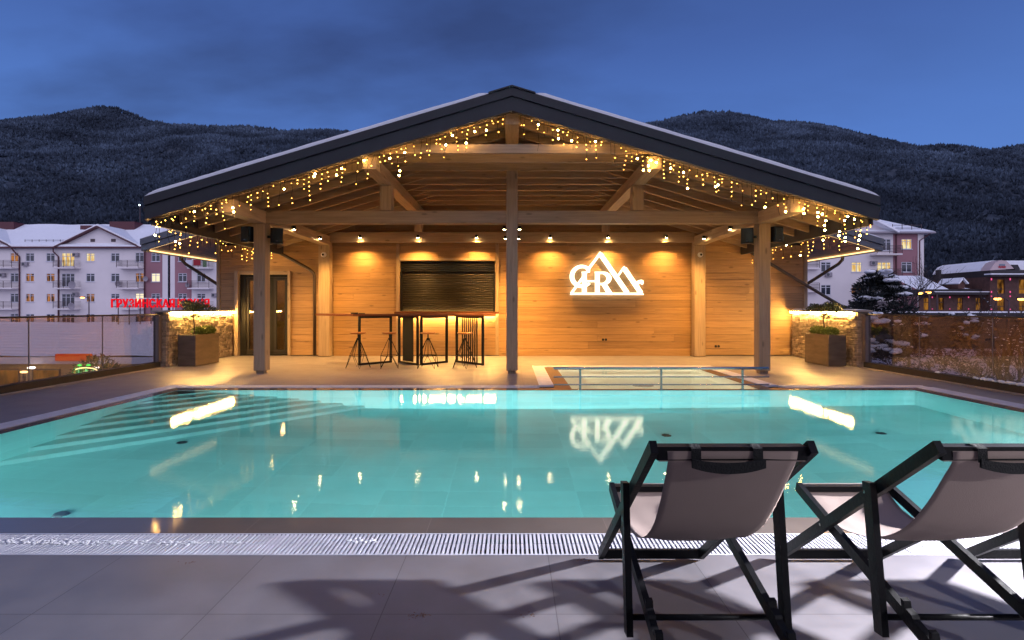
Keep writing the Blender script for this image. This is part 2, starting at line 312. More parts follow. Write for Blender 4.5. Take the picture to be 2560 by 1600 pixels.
# ================================================================== SETTING
def quad_sheet(mb, x0, x1, y0, y1, z): mb.add([(x0, y0, z), (x1, y0, z), (x1, y1, z), (x0, y1, z)], [(0, 1, 2, 3)])
# ground
n = 90; xs = np.concatenate([np.linspace(-3000, -140, 12), np.linspace(-120, 120, 61), np.linspace(140, 3000, 12)]); ys = np.concatenate([np.linspace(-1500, -30, 8), np.linspace(-20, 140, 65), np.linspace(160, 4000, 14)])
g = MB()
for yy in ys:
    for xx in xs:
        t = min(1, max(0, (xx+6)/14)); z = -6+3.4*t*t*(3-2*t)+.25*mnoise.noise(Vector((xx*.15, yy*.15, 0)))
        g.v.append((xx, yy, z))
nx = len(xs)
for j in range(len(ys)-1):
    for i in range(nx-1): g.f.append((j*nx+i, j*nx+i+1, (j+1)*nx+i+1, (j+1)*nx+i))
snowg = mat('snowy_ground', (.42, .42, .50), .8, var=.35, vscale=.25, bump=.5, bscale=1)
tag(g.build('snowy_ground', snowg, smooth=True, recalc=False), kind='structure')
# hills
prof = [(-1400, 330), (-600, 360), (-200, 318), (0, 309), (97, 297), (182, 290), (225, 276), (260, 271), (290, 274), (316, 282), (364, 304), (416, 314), (521, 321), (614, 320), (725, 331), (818, 329), (900, 336), (1100, 380), (1280, 400), (1420, 360), (1500, 340), (1600, 316), (1660, 307), (1710, 293), (1757, 284), (1820, 285), (1870, 293), (1920, 307), (2000, 310), (2060, 319), (2140, 340), (2210, 358), (2260, 376), (2310, 390), (2345, 391), (2390, 386), (2470, 381), (2530, 371), (2600, 362), (3200, 330), (4200, 360)]
pu = np.array([(p[0]-1280)/F for p in prof]); pe = np.array([(HY-p[1])/F for p in prof])
D = 620.0
def hill_z(x, y):
    hr = np.interp(x/D, pu, pe)*D
    t = (y-130)/(D-130); tt = min(max(t, 0), 1.0)
    z = hr*(tt**1.12)
    if t > 1: z = hr*(1-.5*(t-1))
    z += (mnoise.noise(Vector((x*.012, y*.012, 3)))*16+mnoise.noise(Vector((x*.035, y*.035, 9)))*6)*math.sin(min(tt, 1)*math.pi)
    return z-3*(1-tt)
hm = MB(); hx = np.linspace(-1150, 1150, 231); hy = np.linspace(130, 800, 60)
for yy in hy:
    for xx in hx: hm.v.append((xx, yy, hill_z(xx, yy)))
nx = len(hx)
for j in range(len(hy)-1):
    for i in range(nx-1): hm.f.append((j*nx+i, j*nx+i+1, (j+1)*nx+i+1, (j+1)*nx+i))
hillm = mat('hill_forest_floor', (.05, .066, .094), .9, var=.4, vscale=.05, bump=1, bscale=.2)
tag(hm.build('hill', hillm, smooth=True, recalc=False), kind='structure')
# snow-dusted woods: bare crowns made of fans of narrow twigs
def woods():
    nT = 76000; V = []; cols = []
    cnt = 0; pos = []
    while cnt < nT:
        y = 140+(D+12-140)*random.random()**.9; u = random.uniform(-1.4, 1.4) if random.random() < .35 else random.uniform(-1.05, 1.05); x = u*y
        if -.18 < u < .13 and y < 610: continue
        pos.append((x, y, hill_z(x, y))); cnt += 1
    P = np.array(pos); k = 9
    base = np.repeat(P, k, axis=0); hgt = np.repeat(rng.uniform(4.0, 7.5, nT)*(.40+.60*P[:, 1]/D), k); rad = hgt*.42
    th = rng.uniform(0, 2*np.pi, nT*k); el = rng.uniform(.15, 1.0, nT*k); rr = rad*np.sqrt(1-el**2*.9)*rng.uniform(.5, 1, nT*k)
    tip = base+np.stack([rr*np.cos(th), rr*np.sin(th), hgt*(.45+.55*el)*rng.uniform(.8, 1.05, nT*k)], 1)
    root = base+np.stack([.2*rr*np.cos(th), .2*rr*np.sin(th), hgt*.25], 1)
    th2 = rng.uniform(0, 2*np.pi, nT*k); wv = np.stack([np.cos(th2), np.sin(th2)*.3, .3*np.sin(th2*3)], 1)*(hgt*.14)[:, None]
    mid = root*.35+tip*.65
    v = np.stack([root, mid+wv, tip, mid-wv], 1).reshape(-1, 3); nq = nT*k
    me = bpy.data.meshes.new('woods'); me.vertices.add(nq*4); me.vertices.foreach_set('co', v.ravel())
    me.loops.add(nq*4); me.loops.foreach_set('vertex_index', np.arange(nq*4, dtype=np.int32)); me.polygons.add(nq)
    me.polygons.foreach_set('loop_start', np.arange(0, nq*4, 4, dtype=np.int32)); me.polygons.foreach_set('loop_total', np.full(nq, 4, dtype=np.int32)); me.update()
    m = bpy.data.materials.new('frosted_twigs'); m.use_nodes = True; t = m.node_tree; b = t.nodes['Principled BSDF']; lk = t.links.new; b.inputs['Roughness'].default_value = .9; b.inputs['Specular IOR Level'].default_value = .1
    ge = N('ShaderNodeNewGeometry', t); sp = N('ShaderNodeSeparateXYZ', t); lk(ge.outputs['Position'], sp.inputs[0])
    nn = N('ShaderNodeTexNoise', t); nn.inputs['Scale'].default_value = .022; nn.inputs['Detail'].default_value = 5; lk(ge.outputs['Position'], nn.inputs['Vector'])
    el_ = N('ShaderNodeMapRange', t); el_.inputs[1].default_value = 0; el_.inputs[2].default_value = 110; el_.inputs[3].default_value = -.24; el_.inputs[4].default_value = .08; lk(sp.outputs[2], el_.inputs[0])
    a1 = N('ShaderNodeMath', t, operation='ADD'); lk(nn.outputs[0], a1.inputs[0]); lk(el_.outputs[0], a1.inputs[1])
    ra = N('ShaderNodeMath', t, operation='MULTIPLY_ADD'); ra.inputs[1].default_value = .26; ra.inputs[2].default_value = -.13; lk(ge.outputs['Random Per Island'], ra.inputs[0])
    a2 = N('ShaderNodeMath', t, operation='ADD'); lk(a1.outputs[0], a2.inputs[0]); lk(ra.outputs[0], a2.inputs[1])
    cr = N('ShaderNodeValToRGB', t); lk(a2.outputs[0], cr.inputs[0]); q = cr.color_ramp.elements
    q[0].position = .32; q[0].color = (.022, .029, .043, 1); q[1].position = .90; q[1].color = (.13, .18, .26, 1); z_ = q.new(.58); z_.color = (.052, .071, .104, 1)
    lk(cr.outputs[0], b.inputs['Base Color']); me.materials.append(m)
    o = bpy.data.objects.new('snowy_woods', me); C.objects.link(o)
    tag(o, 'frost dusted bare deciduous forest covering the hillsides behind the buildings', 'forest', kind='stuff')
woods()
# deck around pool and spa
PX0, PX1, PY0, PY1 = -5.73, 6.87, 2.835, 9.04
SX0, SX1, SY1 = .45, 4.45, 12.1
dk = MB(); DX = 7.60
for a in ((-DX, PX0, -6, 19.5), (PX1, DX, -6, 19.5), (PX0, PX1, -6, PY0), (PX0, SX0, PY1, 19.5), (SX1, PX1, PY1, 19.5), (SX0, SX1, SY1, 19.5)): quad_sheet(dk, *a, 0)
tag(dk.build('pool_deck', M['deck'], recalc=False), kind='structure')
bd = MB()
bd.box(-7.8, 7.8, -6, 2.8, -7, -.02).box(-7.8, -5.8, 2.8, 19.5, -7, -.02).box(6.9, 7.8, 2.8, 19.5, -7, -.02).box(-5.8, 6.9, 12.15, 19.5, -7, -.02).box(-5.8, .44, 9.1, 12.15, -7, -.02).box(4.46, 6.9, 9.1, 12.15, -7, -.02)
tag(bd.build('terrace_base', mat('concrete_base', (.20, .18, .17), .8, var=.1)), kind='structure')
# coping ring (wet)
cp = MB(); CX0, CX1, CY0, CY1 = -5.48, 6.60, 3.106, 8.80; WX0, WX1, WY0, WY1 = -5.29, 6.36, 3.36, 8.53
zc = -.006
for a in ((CX0, CX1, CY0, WY0), (CX0, WX0, WY0, WY1), (WX1, CX1, WY0, WY1), (CX0, CX1, WY1, 8.66)): quad_sheet(cp, *a, zc)
quad_sheet(cp, CX0, .70, 8.66, CY1, zc); quad_sheet(cp, 4.2, CX1, 8.66, CY1, zc)
for a in ((.70, .96, 8.66, 11.85), (3.95, 4.2, 8.66, 11.85), (.96, 3.95, 11.6, 11.85)): quad_sheet(cp, *a, zc)
tag(cp.build('pool_coping', M['coping'], recalc=False), kind='structure')
# basin
FZ = -1.42; b1 = MB(); quad_sheet(b1, WX0, WX1, WY0, WY1, FZ); tag(b1.build('pool_floor', M['pool'], recalc=False), kind='structure')
b2 = MB(); b2.add([(WX0, WY1, FZ), (WX1, WY1, FZ), (WX1, WY1, zc-.001), (WX0, WY1, zc-.001)], [(0, 1, 2, 3)]); b2.add([(WX0, WY0, FZ), (WX1, WY0, FZ), (WX1, WY0, zc-.001), (WX0, WY0, zc-.001)], [(3, 2, 1, 0)])
tag(b2.build('pool_end_walls', M['pool_v'], recalc=False), kind='structure')
b3 = MB(); b3.add([(WX0, WY0, FZ), (WX0, WY1, FZ), (WX0, WY1, zc-.001), (WX0, WY0, zc-.001)], [(0, 1, 2, 3)]); b3.add([(WX1, WY0, FZ), (WX1, WY1, FZ), (WX1, WY1, zc-.001), (WX1, WY0, zc-.001)], [(3, 2, 1, 0)])
tag(b3.build('pool_side_walls', M['pool_vy'], recalc=False), kind='structure')
# diagonal corner steps
st = MB(); nst = 8
for k in range(nst):
    a = .55+k*.345; zt = -.07-k*.168
    st.add([(WX0+.001, WY1-a, zt), (WX0+a, WY1-.001, zt), (WX0+.001, WY1-.001, zt), (WX0+.001, WY1-a, zt-.168), (WX0+a, WY1-.001, zt-.168)], [(0, 1, 2), (3, 4, 1, 0)])
tag(st.build('pool_steps', tiles('step_tiles', (.62, .88, .86), .62, 9, 0, 0, .006, 1.1, .5, var=.04), recalc=False), kind='structure')
# spa basin
sp_ = MB(); sx0, sx1, sy0, sy1, sz = .96, 3.95, 8.66, 11.6, -.95
sp_.add([(sx0, sy0, sz), (sx1, sy0, sz), (sx1, sy1, sz), (sx0, sy1, sz)], [(0, 1, 2, 3)])
for p, q in (((sx0, sy0), (sx1, sy0)), ((sx1, sy0), (sx1, sy1)), ((sx1, sy1), (sx0, sy1)), ((sx0, sy1), (sx0, sy0))):
    sp_.add([(*p, sz), (*q, sz), (*q, zc-.001), (*p, zc-.001)], [(0, 1, 2, 3)])
sp_.box(sx0+.002, sx0+.45, sy0+.5, sy1-.002, sz+.01, -.48).box(sx0+.452, sx1-.002, sy1-.45, sy1-.004, sz+.01, -.48)
tag(sp_.build('spa_basin', M['spa'], recalc=False), kind='structure')
wt = MB(); nX, nY = 2, 2; quad_sheet(wt, WX0, WX1, WY0, WY1, -.010); tag(wt.build('pool_water', M['water'], recalc=False), kind='structure')
wt = MB(); quad_sheet(wt, sx0, sx1, sy0, sy1, -.010); tag(wt.build('spa_water', glass('spa_water', (.86, .98, .93), .01, 1.33, .0004, 17), recalc=False), kind='structure')
ic = MB(); quad_sheet(ic, -7.6, 7.6, 2.8, 12.2, -1.9); tag(ic.build('pool_subfloor', M['kerb'], recalc=False), kind='structure')
# floor inlets and drains of the pool
for i, (fx, fy) in enumerate(((-3.80, 4.55), (-4.0, 6.55), (2.0, 7.0), (4.72, 6.9))):
    d = MB().lathe((fx, fy, FZ), [(.001, .02), (.03, .022), (.052, .018), (.06, .004), (.063, 0)], 20)
    lab = ('dark round drain on the pool floor near the lower left corner', 'small round drain on the pool floor right of the diagonal steps', 'small round drain on the pool floor below the lit sign reflection', 'small round drain on the pool floor by the right side of the pool')[i]
    tag(d.build('floor_drain', M['dark'], smooth=True), lab, 'drain', 'drains in the pool floor')
d = MB().lathe((2.45, 10.1, sz), [(.001, .02), (.15, .02), (.2, .0)], 20); tag(d.build('floor_drain', M['dark'], smooth=True), 'round drain on the pale floor of the small spa pool', 'drain')
# ================================================================== GRATINGS
def grating(x0, x1, y0, y1, along, label, pitch=.0235):
    m = MB(); z1 = .001; z0 = -.028
    if along == 'x':
        yc = (y0+y1)/2; n_ = int((x1-x0)/pitch)
        for i in range(n_):
            xa = x0+i*pitch; jt = random.uniform(-.0008, .0008)
            m.box(xa+jt, xa+pitch*.54+jt, y0+.012, yc-.002, z0, z1+jt).box(xa+jt, xa+pitch*.54+jt, yc+.002, y1-.012, z0, z1-jt)
        m.box(x0, x1, y0, y0+.011, z0, z1+.001).box(x0, x1, y1-.011, y1, z0, z1+.001).box(x0, x1, yc-.0015, yc+.0015, z0, -.004)
    else:
        n_ = int((y1-y0)/pitch)
        for i in range(n_):
            ya = y0+i*pitch; m.box(x0+.012, x1-.012, ya, ya+pitch*.54, z0, z1)
        m.box(x0, x0+.011, y0, y1, z0, z1+.001).box(x1-.011, x1, y0, y1, z0, z1+.001)
    m2 = MB(); quad_sheet(m2, x0, x1, y0, y1, -.06)
    t = thing('overflow_grating', label, 'grating', ((x0+x1)/2, (y0+y1)/2, 0), 'white overflow gratings round the pools')
    m.build('slats', M['grate'], t, recalc=False); m2.build('channel', M['dark'], t, recalc=False)
    return t
grating(PX0, PX1, PY0, CY0-.001, 'x', 'white slatted overflow grating along the near edge of the pool')
grating(PX0, SX0-.002, CY1+.001, PY1, 'x', 'white slatted overflow grating along the far pool edge left of the spa')
grating(SX1+.002, PX1, CY1+.001, PY1, 'x', 'short white overflow grating along the far pool edge right of the spa')
grating(PX0, CX0-.001, CY0, CY1, 'y', 'white overflow grating along the left side of the pool')
grating(CX1+.001, PX1, CY0, CY1, 'y', 'white overflow grating along the right side of the pool')
grating(SX0, .699, PY1+.002, 11.85, 'y', 'white overflow grating along the left side of the spa')
grating(4.201, SX1, PY1+.002, 11.85, 'y', 'white overflow grating along the right side of the spa')
grating(SX0, SX1, 11.852, SY1, 'x', 'white overflow grating along the far side of the spa')
# snow left on the near grating
for (a, b_, yy, lab) in ((-3.0, -2.25, 3.0, 'patch of slushy snow on the near grating at the far left'), (-2.6, -1.5, 2.98, 'long thin slushy snow patch on the left part of the near grating'), (-.92, -.75, 3.0, 'tiny slush spot on the near grating left of the pool centre')):
    m = MB(); n_ = int((b_-a)*190)
    for q in range(n_):
        u = random.random(); X = a+(b_-a)*u; wv = .05*math.sin(math.pi*u)**.5*(.6+1.1*abs(mnoise.noise(Vector((u*7, a, 0))))); r_ = random.uniform(.003, .008)
        m.ball((X, yy+random.gauss(0, .45)*wv+.03*mnoise.noise(Vector((u*4, a*3, 5))), .001+r_*.15), r_, 6, 4, (1.7, 1.2, .45), .25)
    tag(m.build('snow_patch', M['snow'], smooth=True, recalc=False), lab, 'snow', 'slushy snow on the near grating')
# ================================================================== PAVILION
pav = thing('pool_pavilion', 'timber pool pavilion with gabled canopy, plank walls and snow edged roof', 'pavilion', (0, 12, 0))
SL = .298; RU = 4.675
def ru(x): return RU-SL*abs(x)
def post(x, y0, y1, z1, w=.225, foot=True):
    m = MB().box(x-w/2, x+w/2, y0, y1, .06 if foot else .015, z1, .006); p = m.build('post', M['wood_z'], pav)
    if foot: MB().box(x-w/2+.035, x+w/2-.035, y0+.035, y1-.035, .001, .0595).build('post_foot', M['wood_z'], p)
    return p
for x_, zt in ((-4.95, 2.95), (0, 3.985), (4.95, 2.95)): post(x_, 10.57, 10.795, zt)
for x_ in (-4.95, 4.95): post(x_, 14.21, 14.47, 2.945, .29, False)
for a, b_ in ((-4.835, -.113), (.113, 4.835)):
    MB().box(a, b_, 10.59, 10.775, 2.955, 3.20, .006).build('tie_beam', M['wood_x'], pav)
    MB().box(a, b_, 14.29, 14.44, 3.03, 3.30, .006).build('wall_beam', M['wood_x'], pav)
for x_ in (-2.475, 2.475):
    MB().box(x_-.112, x_+.112, 10.572, 10.793, 3.203, 3.698, .006).build('strut', M['wood_z'], pav)
    MB().box(x_-.105, x_+.105, 14.25, 14.45, 3.303, 3.698, .006).build('strut', M['wood_z'], pav)
for x_, z0, z1, w_ in ((-4.95, 2.953, 3.185, .25), (4.95, 2.953, 3.185, .25), (-2.475, 3.70, 3.925, .235), (2.475, 3.70, 3.925, .235), (0, 4.475, 4.66, .25)):
    MB().box(x_-w_/2, x_+w_/2, 9.36, 14.5, z0, z1, .006).build('purlin', M['wood_y'], pav)
MB().box(-.1, .1, 10.80, 14.5, 2.96, 3.19, .006).build('purlin', M['wood_y'], pav)
ys_r = [9.345+.59*k for k in range(9)]
for yy in ys_r:
    for s_ in (-1, 1):
        MB().prism([(s_*.003, RU), (s_*6.12, ru(6.12)), (s_*6.12, ru(6.12)+.15), (s_*.003, RU+.15)], yy, yy+.06).build('rafter', M['wood_x'], pav)
    MB().prism([(-2.42, 3.99), (2.42, 3.99), (2.2, 4.145), (-2.2, 4.145)], yy+.062, yy+.122).build('collar_beam', M['wood_x'], pav)
for s_ in (-1, 1):
    m = MB()
    for k in range(26):   # ceiling boards
        xa, xb = s_*(.002+k*.236), s_*(.002+k*.236+.23)
        m.prism([(xa, ru(xa)+.151), (xb, ru(xb)+.151), (xb, ru(xb)+.17), (xa, ru(xa)+.17)], 9.302, 14.52)
    m.build('ceiling_boards', M['ceiling'], pav)
    MB().prism([(s_*.0, RU+.172), (s_*6.24, ru(6.24)+.172), (s_*6.24, ru(6.24)+.37), (0, RU+.37)], 9.302, 14.9).build('roof', M['fascia'], pav)
    f1 = MB().prism([(0, RU+.235), (s_*6.27, ru(6.27)+.235), (s_*6.27, ru(6.27)+.385), (0, RU+.385)], 9.19, 9.30).build('upper_fascia', M['fascia'], pav)
    MB().prism([(0, RU-.01), (s_*6.27, ru(6.27)-.01), (s_*6.27, ru(6.27)+.232), (0, RU+.232)], 9.215, 9.30).build('lower_fascia', M['fascia'], pav)
    MB().box(s_*6.14, s_*6.22, 9.303, 14.5, 2.72, 3.0).build('eaves_board', M['fascia'], pav)
    gm = MB()
    gp = [(s_*6.235, 3.04), (s_*6.235, 2.97), (s_*6.27, 2.92), (s_*6.32, 2.92), (s_*6.36, 2.97), (s_*6.36, 3.04), (s_*6.35, 3.04), (s_*6.345, 2.98), (s_*6.31, 2.935), (s_*6.28, 2.935), (s_*6.245, 2.98), (s_*6.245, 3.04)]
    gm.prism(gp, 9.32, 14.6).build('gutter', M['gutter'], pav)
# ridge cap
MB().prism([(-.40, RU+.386-.119), (0, RU+.386), (.40, RU+.386-.119), (.40, RU+.41-.119), (0, RU+.412), (-.40, RU+.41-.119)], 9.17, 14.9).build('ridge_cap', M['fascia'], pav)
# canopy snow
for s_ in (-1, 1):
    m = MB(); nx_, ny_ = 70, 30; top = []
    for j in range(ny_):
        for i in range(nx_):
            u = i/(nx_-1); v = j/(ny_-1); X = s_*(.40+u*5.88); Y = 9.21+v*5.6
            e_ = min(1, (1-u)*26)**.5*min(1, v*40+.55)*min(1, u*30+.25)
            th = (.115+.020*mnoise.noise(Vector((X*1.4, Y*1.6, s_)))+.006*mnoise.noise(Vector((X*7, Y*7, s_))))*e_
            top.append((X, Y+(.0 if j else .01*mnoise.noise(Vector((X*3, 0, s_)))), ru(X)+.386+max(.004, th)))
    m.v += top; m.v += [(p[0], p[1], ru(p[0])+.386) for p in top]; o_ = nx_*ny_
    for j in range(ny_-1):
        for i in range(nx_-1): m.f.append((j*nx_+i, j*nx_+i+1, (j+1)*nx_+i+1, (j+1)*nx_+i))
    for i in range(nx_-1): m.f.append((i, i+1, o_+i+1, o_+i))
    for j in range(ny_-1): m.f.append((j*nx_+nx_-1, (j+1)*nx_+nx_-1, o_+(j+1)*nx_+nx_-1, o_+j*nx_+nx_-1)); m.f.append((j*nx_, (j+1)*nx_, o_+(j+1)*nx_, o_+j*nx_))
    m.build('roof_snow', M['snow'], pav, smooth=True)
# wing roof over the closed building
WE = 8.95; WZ = 2.70
def wu(x): return WZ+.30*(WE-abs(x))
for s_ in (-1, 1):
    m = MB()
    for k in range(30):
        xa, xb = s_*(WE-.05-k*.1), s_*(WE-.05-k*.1-.096); m.prism([(xa, wu(xa)), (xb, wu(xb)), (xb, wu(xb)+.03), (xa, wu(xa)+.03)], 13.16, 19.3)
    m.build('soffit', M['soffit'], pav)
    MB().prism([(s_*WE, wu(WE)+.031), (0, wu(0)+.031), (0, wu(0)+.25), (s_*WE, wu(WE)+.25)], 13.14, 19.4).build('roof', M['fascia2'], pav)
    MB().prism([(s_*(WE+.02), wu(WE)-.03), (0, wu(0)-.03), (0, wu(0)+.11), (s_*(WE+.02), wu(WE)+.11)], 13.06, 13.137).build('lower_fascia', M['fascia2'], pav)
    MB().prism([(s_*(WE+.03), wu(WE)+.113), (0, wu(0)+.113), (0, wu(0)+.26), (s_*(WE+.03), wu(WE)+.26)], 13.03, 13.137).build('upper_fascia', M['fascia2'], pav)
    MB().box(s_*(WE-.0), s_*(WE+.05), 13.14, 19.3, WZ-.03, WZ+.24).build('eaves_board', M['fascia2'], pav)
    m = MB(); nx_, ny_ = 40, 30; top = []
    for j in range(ny_):
        for i in range(nx_):
            u = i/(nx_-1); v = j/(ny_-1); X = s_*(WE+.03-u*4); Y = 13.05+v*6.2
            e_ = min(1, u*24+.02)**.5*min(1, v*30+.4); top.append((X, Y, wu(X)+.262+(.08+.02*mnoise.noise(Vector((X*1.4, Y, s_))))*e_))
    m.v += top; m.v += [(p[0], p[1], wu(p[0])+.262) for p in top]; o_ = nx_*ny_
    for j in range(ny_-1):
        for i in range(nx_-1): m.f.append((j*nx_+i, j*nx_+i+1, (j+1)*nx_+i+1, (j+1)*nx_+i))
    for i in range(nx_-1): m.f.append((i, i+1, o_+i+1, o_+i))
    for j in range(ny_-1): m.f.append((j*nx_, (j+1)*nx_, o_+(j+1)*nx_, o_+j*nx_))
    m.build('roof_snow', M['snow'], pav, smooth=True)
    MB().box(s_*(WE-.11), s_*(WE-.06), 13.25, 19.2, WZ-.012, WZ+.012).build('eaves_light_strip', M['led2'], pav)
    MB().prism([(s_*(WE-.112), wu(WE-.112)-.014), (s_*5.2, wu(5.2)-.014), (s_*5.2, wu(5.2)-.007), (s_*(WE-.112), wu(WE-.112)-.007)], 13.17, 13.185).build('eaves_light_strip', M['led2'], pav)
# plank walls: front wall (with openings) and side walls
DR = (-7.33, -6.03, 2.19); SH = (-3.02, -.45, 1.19, 2.56)
m = MB(); pl = .185; z = .02; k = 0
while z < 5.1:
    z1 = min(z+pl-.006, 5.1); half = min(7.86, (wu(0)-.02-z1)/.30)
    ops = []
    if z < DR[2]: ops.append((DR[0], DR[1]))
    if z1 > SH[2] and z < SH[3]: ops.append((SH[0], SH[1]))
    seg = []; cur = -half
    for a, b_ in sorted(ops): seg.append((cur, a)); cur = b_
    seg.append((cur, half))
    for a, b_ in seg:
        cuts = [a]+sorted(c for c in (random.uniform(-7.5, 7.5) for _ in range(3)) if a+.6 < c < b_-.6)+[b_]
        for p, q in zip(cuts, cuts[1:]):
            if q-p > .02: m.box(p+.001, q-.001, 14.55+random.uniform(0, .0015), 14.62, z, z1, .003)
    z += pl; k += 1
fw = m.build('front_wall', M['wall'], pav)
MB().box(-7.9, DR[0]-.02, 14.63, 14.7, 0, 4.5).box(DR[1]+.02, 7.9, 14.63, 14.7, 0, 1.1).box(DR[1]+.02, SH[0]-.02, 14.63, 14.7, 1.1, 4.5).box(SH[1]+.02, 7.9, 14.63, 14.7, 1.1, 4.5).box(DR[0]-.02, DR[1]+.02, 14.63, 14.7, 2.25, 4.5).build('wall_core', M['kerb'], pav)
for s_ in (-1, 1):
    m = MB(); z = .02
    while z < 3.0:
        m.box(s_*7.86, s_*7.93, 14.66, 19.2, z, min(z+pl-.006, 2.99), .003); z += pl
    m.build('side_wall', M['wall'], pav)
    MB().box(s_*7.865, s_*7.955, 14.53, 14.655, .01, 3.0, .003).build('corner_board', M['wood_z'], pav)
    MB().box(s_*5.10, s_*5.17, 14.52, 14.548, .02, 3.0, .003).build('trim_board', M['wood_z'], pav)
MB().box(-7.9, 7.9, 19.2, 19.3, 0, 3).build('rear_wall', M['wall'], pav)
# trims around shutter
for xa in (-3.115, -.445):
    MB().box(xa, xa+.09, 14.515, 14.548, .02, 3.02, .003).build('trim_board', M['wood_z'], pav)
MB().box(-3.02, -.45, 14.52, 14.548, 2.565, 2.63, .003).build('trim_board', M['wood_x'], pav)
for a, b_ in ((-4.8, -3.12), (-.35, 4.8)): MB().box(a, b_, 14.535, 14.549, .0, .14, .003).build('skirting', M['wall'], pav)
# roller shutter
m = MB()
nsl = 22; z0s = 1.20; hs = (2.26-z0s)/nsl
for i in range(nsl):
    zb = z0s+i*hs; pr = []
    for q in range(7):
        t = q/6; pr.append((14.615-.016*math.sin(math.pi*t), zb+.002+(hs-.004)*t))
    pr += [(14.63, zb+hs-.002), (14.63, zb+.002)]; m.prism(pr, SH[0]+.06, SH[1]-.06, axis=0)
shu = m.build('roller_shutter', M['shutter'], pav)
m = MB()
for i in range(5):
    zb = 2.27+i*.055; m.prism([(14.60, zb), (14.575, zb+.012), (14.575, zb+.04), (14.60, zb+.052), (14.63, zb+.052), (14.63, zb)], SH[0]+.02, SH[1]-.02, axis=0)
m.build('shutter_box', M['black'], shu)
MB().box(SH[0]+.005, SH[0]+.06, 14.56, 14.63, 1.19, 2.27).box(SH[1]-.06, SH[1]-.005, 14.56, 14.63, 1.19, 2.27).build('guide_rails', M['black'], shu)
MB().box(SH[0]-.04, SH[1]+.09, 14.02, 14.51, 1.135, 1.19, .004).build('serving_counter', M['table'], pav)
MB().box(SH[0]+.02, SH[1]-.0, 14.46, 14.50, 1.112, 1.130).build('light_strip', M['led'], pav)
# glass door
dr = MB().box(DR[0], DR[0]+.16, 14.56, 14.66, .01, DR[2]).box(DR[1]-.03, DR[1], 14.56, 14.66, .01, DR[2]).box(DR[0]+.16, DR[1]-.03, 14.56, 14.66, DR[2]-.07, DR[2]).box(DR[0]+.16, DR[1]-.03, 14.56, 14.66, .01, .05).build('door', M['black'], pav)
for a, b_ in ((DR[0]+.165, -6.62), (-6.43, DR[1]-.035)):
    MB().box(a, a+.07, 14.575, 14.63, .055, 2.115).box(b_-.07, b_, 14.575, 14.63, .055, 2.115).box(a+.07, b_-.07, 14.575, 14.63, 2.03, 2.115).box(a+.07, b_-.07, 14.575, 14.63, .055, .16).build('door_leaf', M['dark'], dr)
    MB().box(a+.07, b_-.07, 14.597, 14.607, .16, 2.03).build('door_glass', M['door_glass'], dr)
MB().box(-6.618, -6.432, 14.57, 14.64, .055, 2.115).build('mullion', M['black'], dr)
MB().tube([(-6.59, 14.54, .95), (-6.59, 14.54, 1.3)], .012).tube([(-6.59, 14.57, 1.0), (-6.59, 14.54, 1.0)], .008).tube([(-6.59, 14.57, 1.25), (-6.59, 14.54, 1.25)], .008).build('door_handle', M['steel'], dr)
MB().box(DR[0]-.11, DR[0]-.005, 14.45, 14.549, .01, 2.28, .003).build('door_casing', M['wood_z'], pav)
MB().box(DR[1]+.005, DR[1]+.075, 14.49, 14.549, .01, 2.28, .003).build('door_casing', M['wood_z'], pav)
MB().box(DR[0]-.003, DR[1]+.003, 14.49, 14.549, 2.195, 2.28, .003).build('door_casing', M['wood_x'], pav)
MB().box(-7.6, -5.8, 16.8, 16.85, 0, 2.6).box(-7.6, -7.55, 14.7, 16.8, 0, 2.6).box(-5.85, -5.8, 14.7, 16.8, 0, 2.6).box(-7.55, -5.85, 14.7, 16.8, 2.5, 2.55).build('room_walls', mat('room_wall', (.42, .30, .16), .7, var=.1), pav)
light('room_light', 'POINT', (-6.7, 15.9, 2.3), 40, (1, .66, .28), pav, shadow_soft_size=.1)
# downpipes
def pipe(pts, lab=None):
    o = MB().tube(pts, .042, 12).build('downpipe', M['gutter'], pav, smooth=True); return o
pipe([(-6.3, 14.42, 2.93), (-6.28, 14.42, 2.80), (-5.42, 14.42, 2.33), (-5.29, 14.42, 2.22), (-5.27, 14.42, 2.1), (-5.27, 14.42, .02)])
pipe([(6.3, 14.40, 2.93), (6.33, 14.40, 2.80), (8.95, 14.40, 1.24), (9.3, 14.4, .9)])
pipe([(8.9, 14.52, 2.72), (8.88, 14.52, 2.58), (8.78, 14.53, 2.47), (8.05, 14.62, 1.98), (7.99, 14.75, 1.88), (7.99, 14.8, .02)])
pipe([(-8.9, 14.52, 2.72), (-8.88, 14.52, 2.58), (-8.78, 14.53, 2.47), (-8.05, 14.62, 1.98), (-7.99, 14.75, 1.88), (-7.99, 14.8, .02)])
# ================================================================== LAMPS under the canopy
def lamp_body(x, y, z, label, group, power, mount='wall'):
    t = thing('spotlight', label, 'spotlight', (x, y, z), group)
    MB().cyl((x, y, z-.055), .036, .075, 18).build('housing', M['black'], t, smooth=False)
    if mount == 'wall': MB().box(x-.012, x+.012, y+.03, y+.095, z-.01, z+.01).build('bracket', M['black'], t)
    MB().cyl((x, y, z-.0595), .028, .004, 16).build('lens', M['lamp_on'], t)
    light('beam', 'SPOT', (x, y, z-.068), power, (1, .48, .11), t, rot=(0, 0, 0), spot_size=R(124), spot_blend=.95, shadow_soft_size=.025)
    return t
wl = [899.7, 1044.6, 1191, 1375.4, 1520.6, 1666]
names = ['black wall spotlight on the beam, nearest the left pilaster', 'black wall spotlight on the beam over the left end of the shutter', 'black wall spotlight on the beam over the right end of the shutter', 'black wall spotlight on the beam just right of the centre post', 'black wall spotlight on the beam right above the lit sign', 'black wall spotlight on the beam, nearest the right pilaster']
